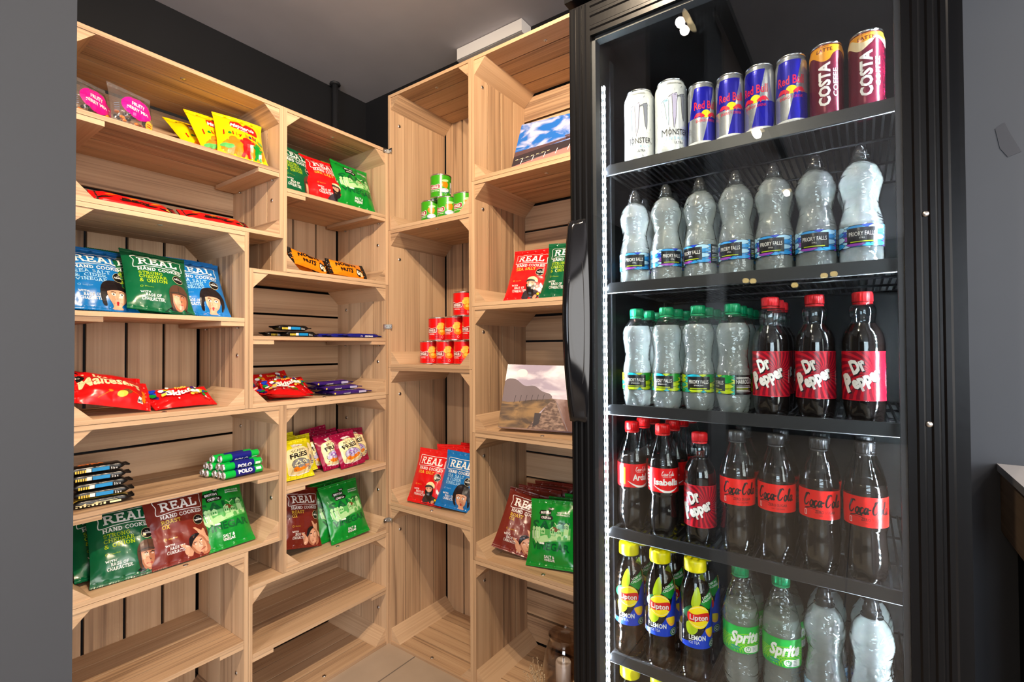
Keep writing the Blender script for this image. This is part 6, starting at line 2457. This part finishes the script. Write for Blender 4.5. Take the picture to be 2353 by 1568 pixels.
for k, (y, t) in enumerate(((.390, -8), (.327, -18), (.2645, 0), (.2010, -68))):
    stand(SPARK, y, S[2], t, 'green capped water bottle, %s from the handle in the front row' % ORD[k] + (', back label showing' if k == 3 else ''), 'water bottle', 'green capped water bottles, front row')
    for r in (1, 2, 3):
        stand(SPARK, y, S[2], 20 * r - 30, 'green capped water bottle, %s from the handle, %s row' % (ORD[k], ('', 'second', 'third', 'rearmost')[r]), 'water bottle', 'green capped water bottles, rows behind', r)
for k, (y, t) in enumerate(((.1370, -4), (.0680, 2), (.0, 4))):
    stand(PEPPER, y, S[2], t, 'red capped cola bottle with maroon label, %s from the water bottles on the third shelf' % ORD[k], 'soft drink', 'red capped bottles with maroon labels, third shelf')
for r in (1, 2):
    stand(PEPPER, .1370, S[2], 20 * r, 'red capped cola bottle with maroon label, %s behind the front one next to the water' % ORD[r - 1], 'soft drink', 'red capped bottles with maroon labels, third shelf', r)
for k, (y, t, nm) in enumerate(((.403, 26, 'Ardal'), (.337, 8, 'Isabella'))):
    stand(COKE[nm], y, S[3], t, 'red capped cola bottle with red label, %s in the front row' % ('next to the handle' if k == 0 else 'second from the handle'), 'soft drink', 'red capped cola bottles with red labels')
    for r in (1, 2):
        stand(COKE['Tyler'], y, S[3], -12 if k else 30, 'red capped cola bottle, %s behind the %s one from the handle' % (ORD[r - 1], ORD[k]), 'soft drink', 'red capped cola bottles with red labels', r)
stand(COKE['Tyler'], .337, S[3], 20, 'red capped cola bottle at the very back behind the second one from the handle', 'soft drink', 'red capped cola bottles with red labels', 3)
stand(PEPPER, .2640, S[3], -4, 'lone cola bottle with maroon label and red cap on the fourth shelf', 'soft drink', None)
for k, (y, t) in enumerate(((.1960, 4), (.1305, -8), (.0650, 6), (.0, 6))):
    stand(ZERO, y, S[3], t, 'dark capped cola bottle with red and black label, %s from the lone maroon one' % ORD[k], 'soft drink', 'dark capped cola bottles')
    stand(ZERO, y, S[3], 30, 'dark capped cola bottle standing behind the %s one from the lone maroon one' % ORD[k], 'soft drink', 'dark capped cola bottles', 1)
for k, (y, t) in enumerate(((.412, -4), (.345, -2), (.275, 12))):
    stand(TEA, y, S[4], t, 'lemon tea bottle with yellow cap, %s from the handle in the front row' % ORD[k], 'iced tea', 'yellow capped lemon tea bottles')
    stand(TEA, y, S[4], -6, 'lemon tea bottle with yellow cap, behind the %s one from the handle' % ORD[k], 'iced tea', 'yellow capped lemon tea bottles', 1)
for k, (y, t) in enumerate(((.1930, 12), (.1255, 8))):
    stand(SPRITE, y, S[4], t, 'green capped lemonade bottle, %s from the tea bottles' % ORD[k], 'soft drink', 'green labelled lemonade bottles')
    stand(CLEARCAP, y, S[4], 30, 'lemonade bottle without green cap, behind the %s lemonade from the tea bottles' % ORD[k], 'soft drink', 'green labelled lemonade bottles', 1)
for k, (y, t) in enumerate(((.0600, 30), (-.0060, -20))):
    stand(WATER, y, S[4], t, 'still water bottle on the fifth shelf, %s' % ('next to the lemonade' if k == 0 else 'at the hinge side'), 'water bottle', 'still water bottles on the fifth shelf', tall=1.14)
    stand(WATER, y, S[4], 10, 'still water bottle, fifth shelf, behind the %s' % ('one next to the lemonade' if k == 0 else 'one at the hinge side'), 'water bottle', 'still water bottles on the fifth shelf', 1, tall=1.14)
for k, y in enumerate((.412, .3455)):
    stand(TEA, y, S[5], 4, 'lemon tea bottle on the lowest shelf in view, %s from the handle' % ORD[k], 'iced tea', 'yellow capped lemon tea bottles')
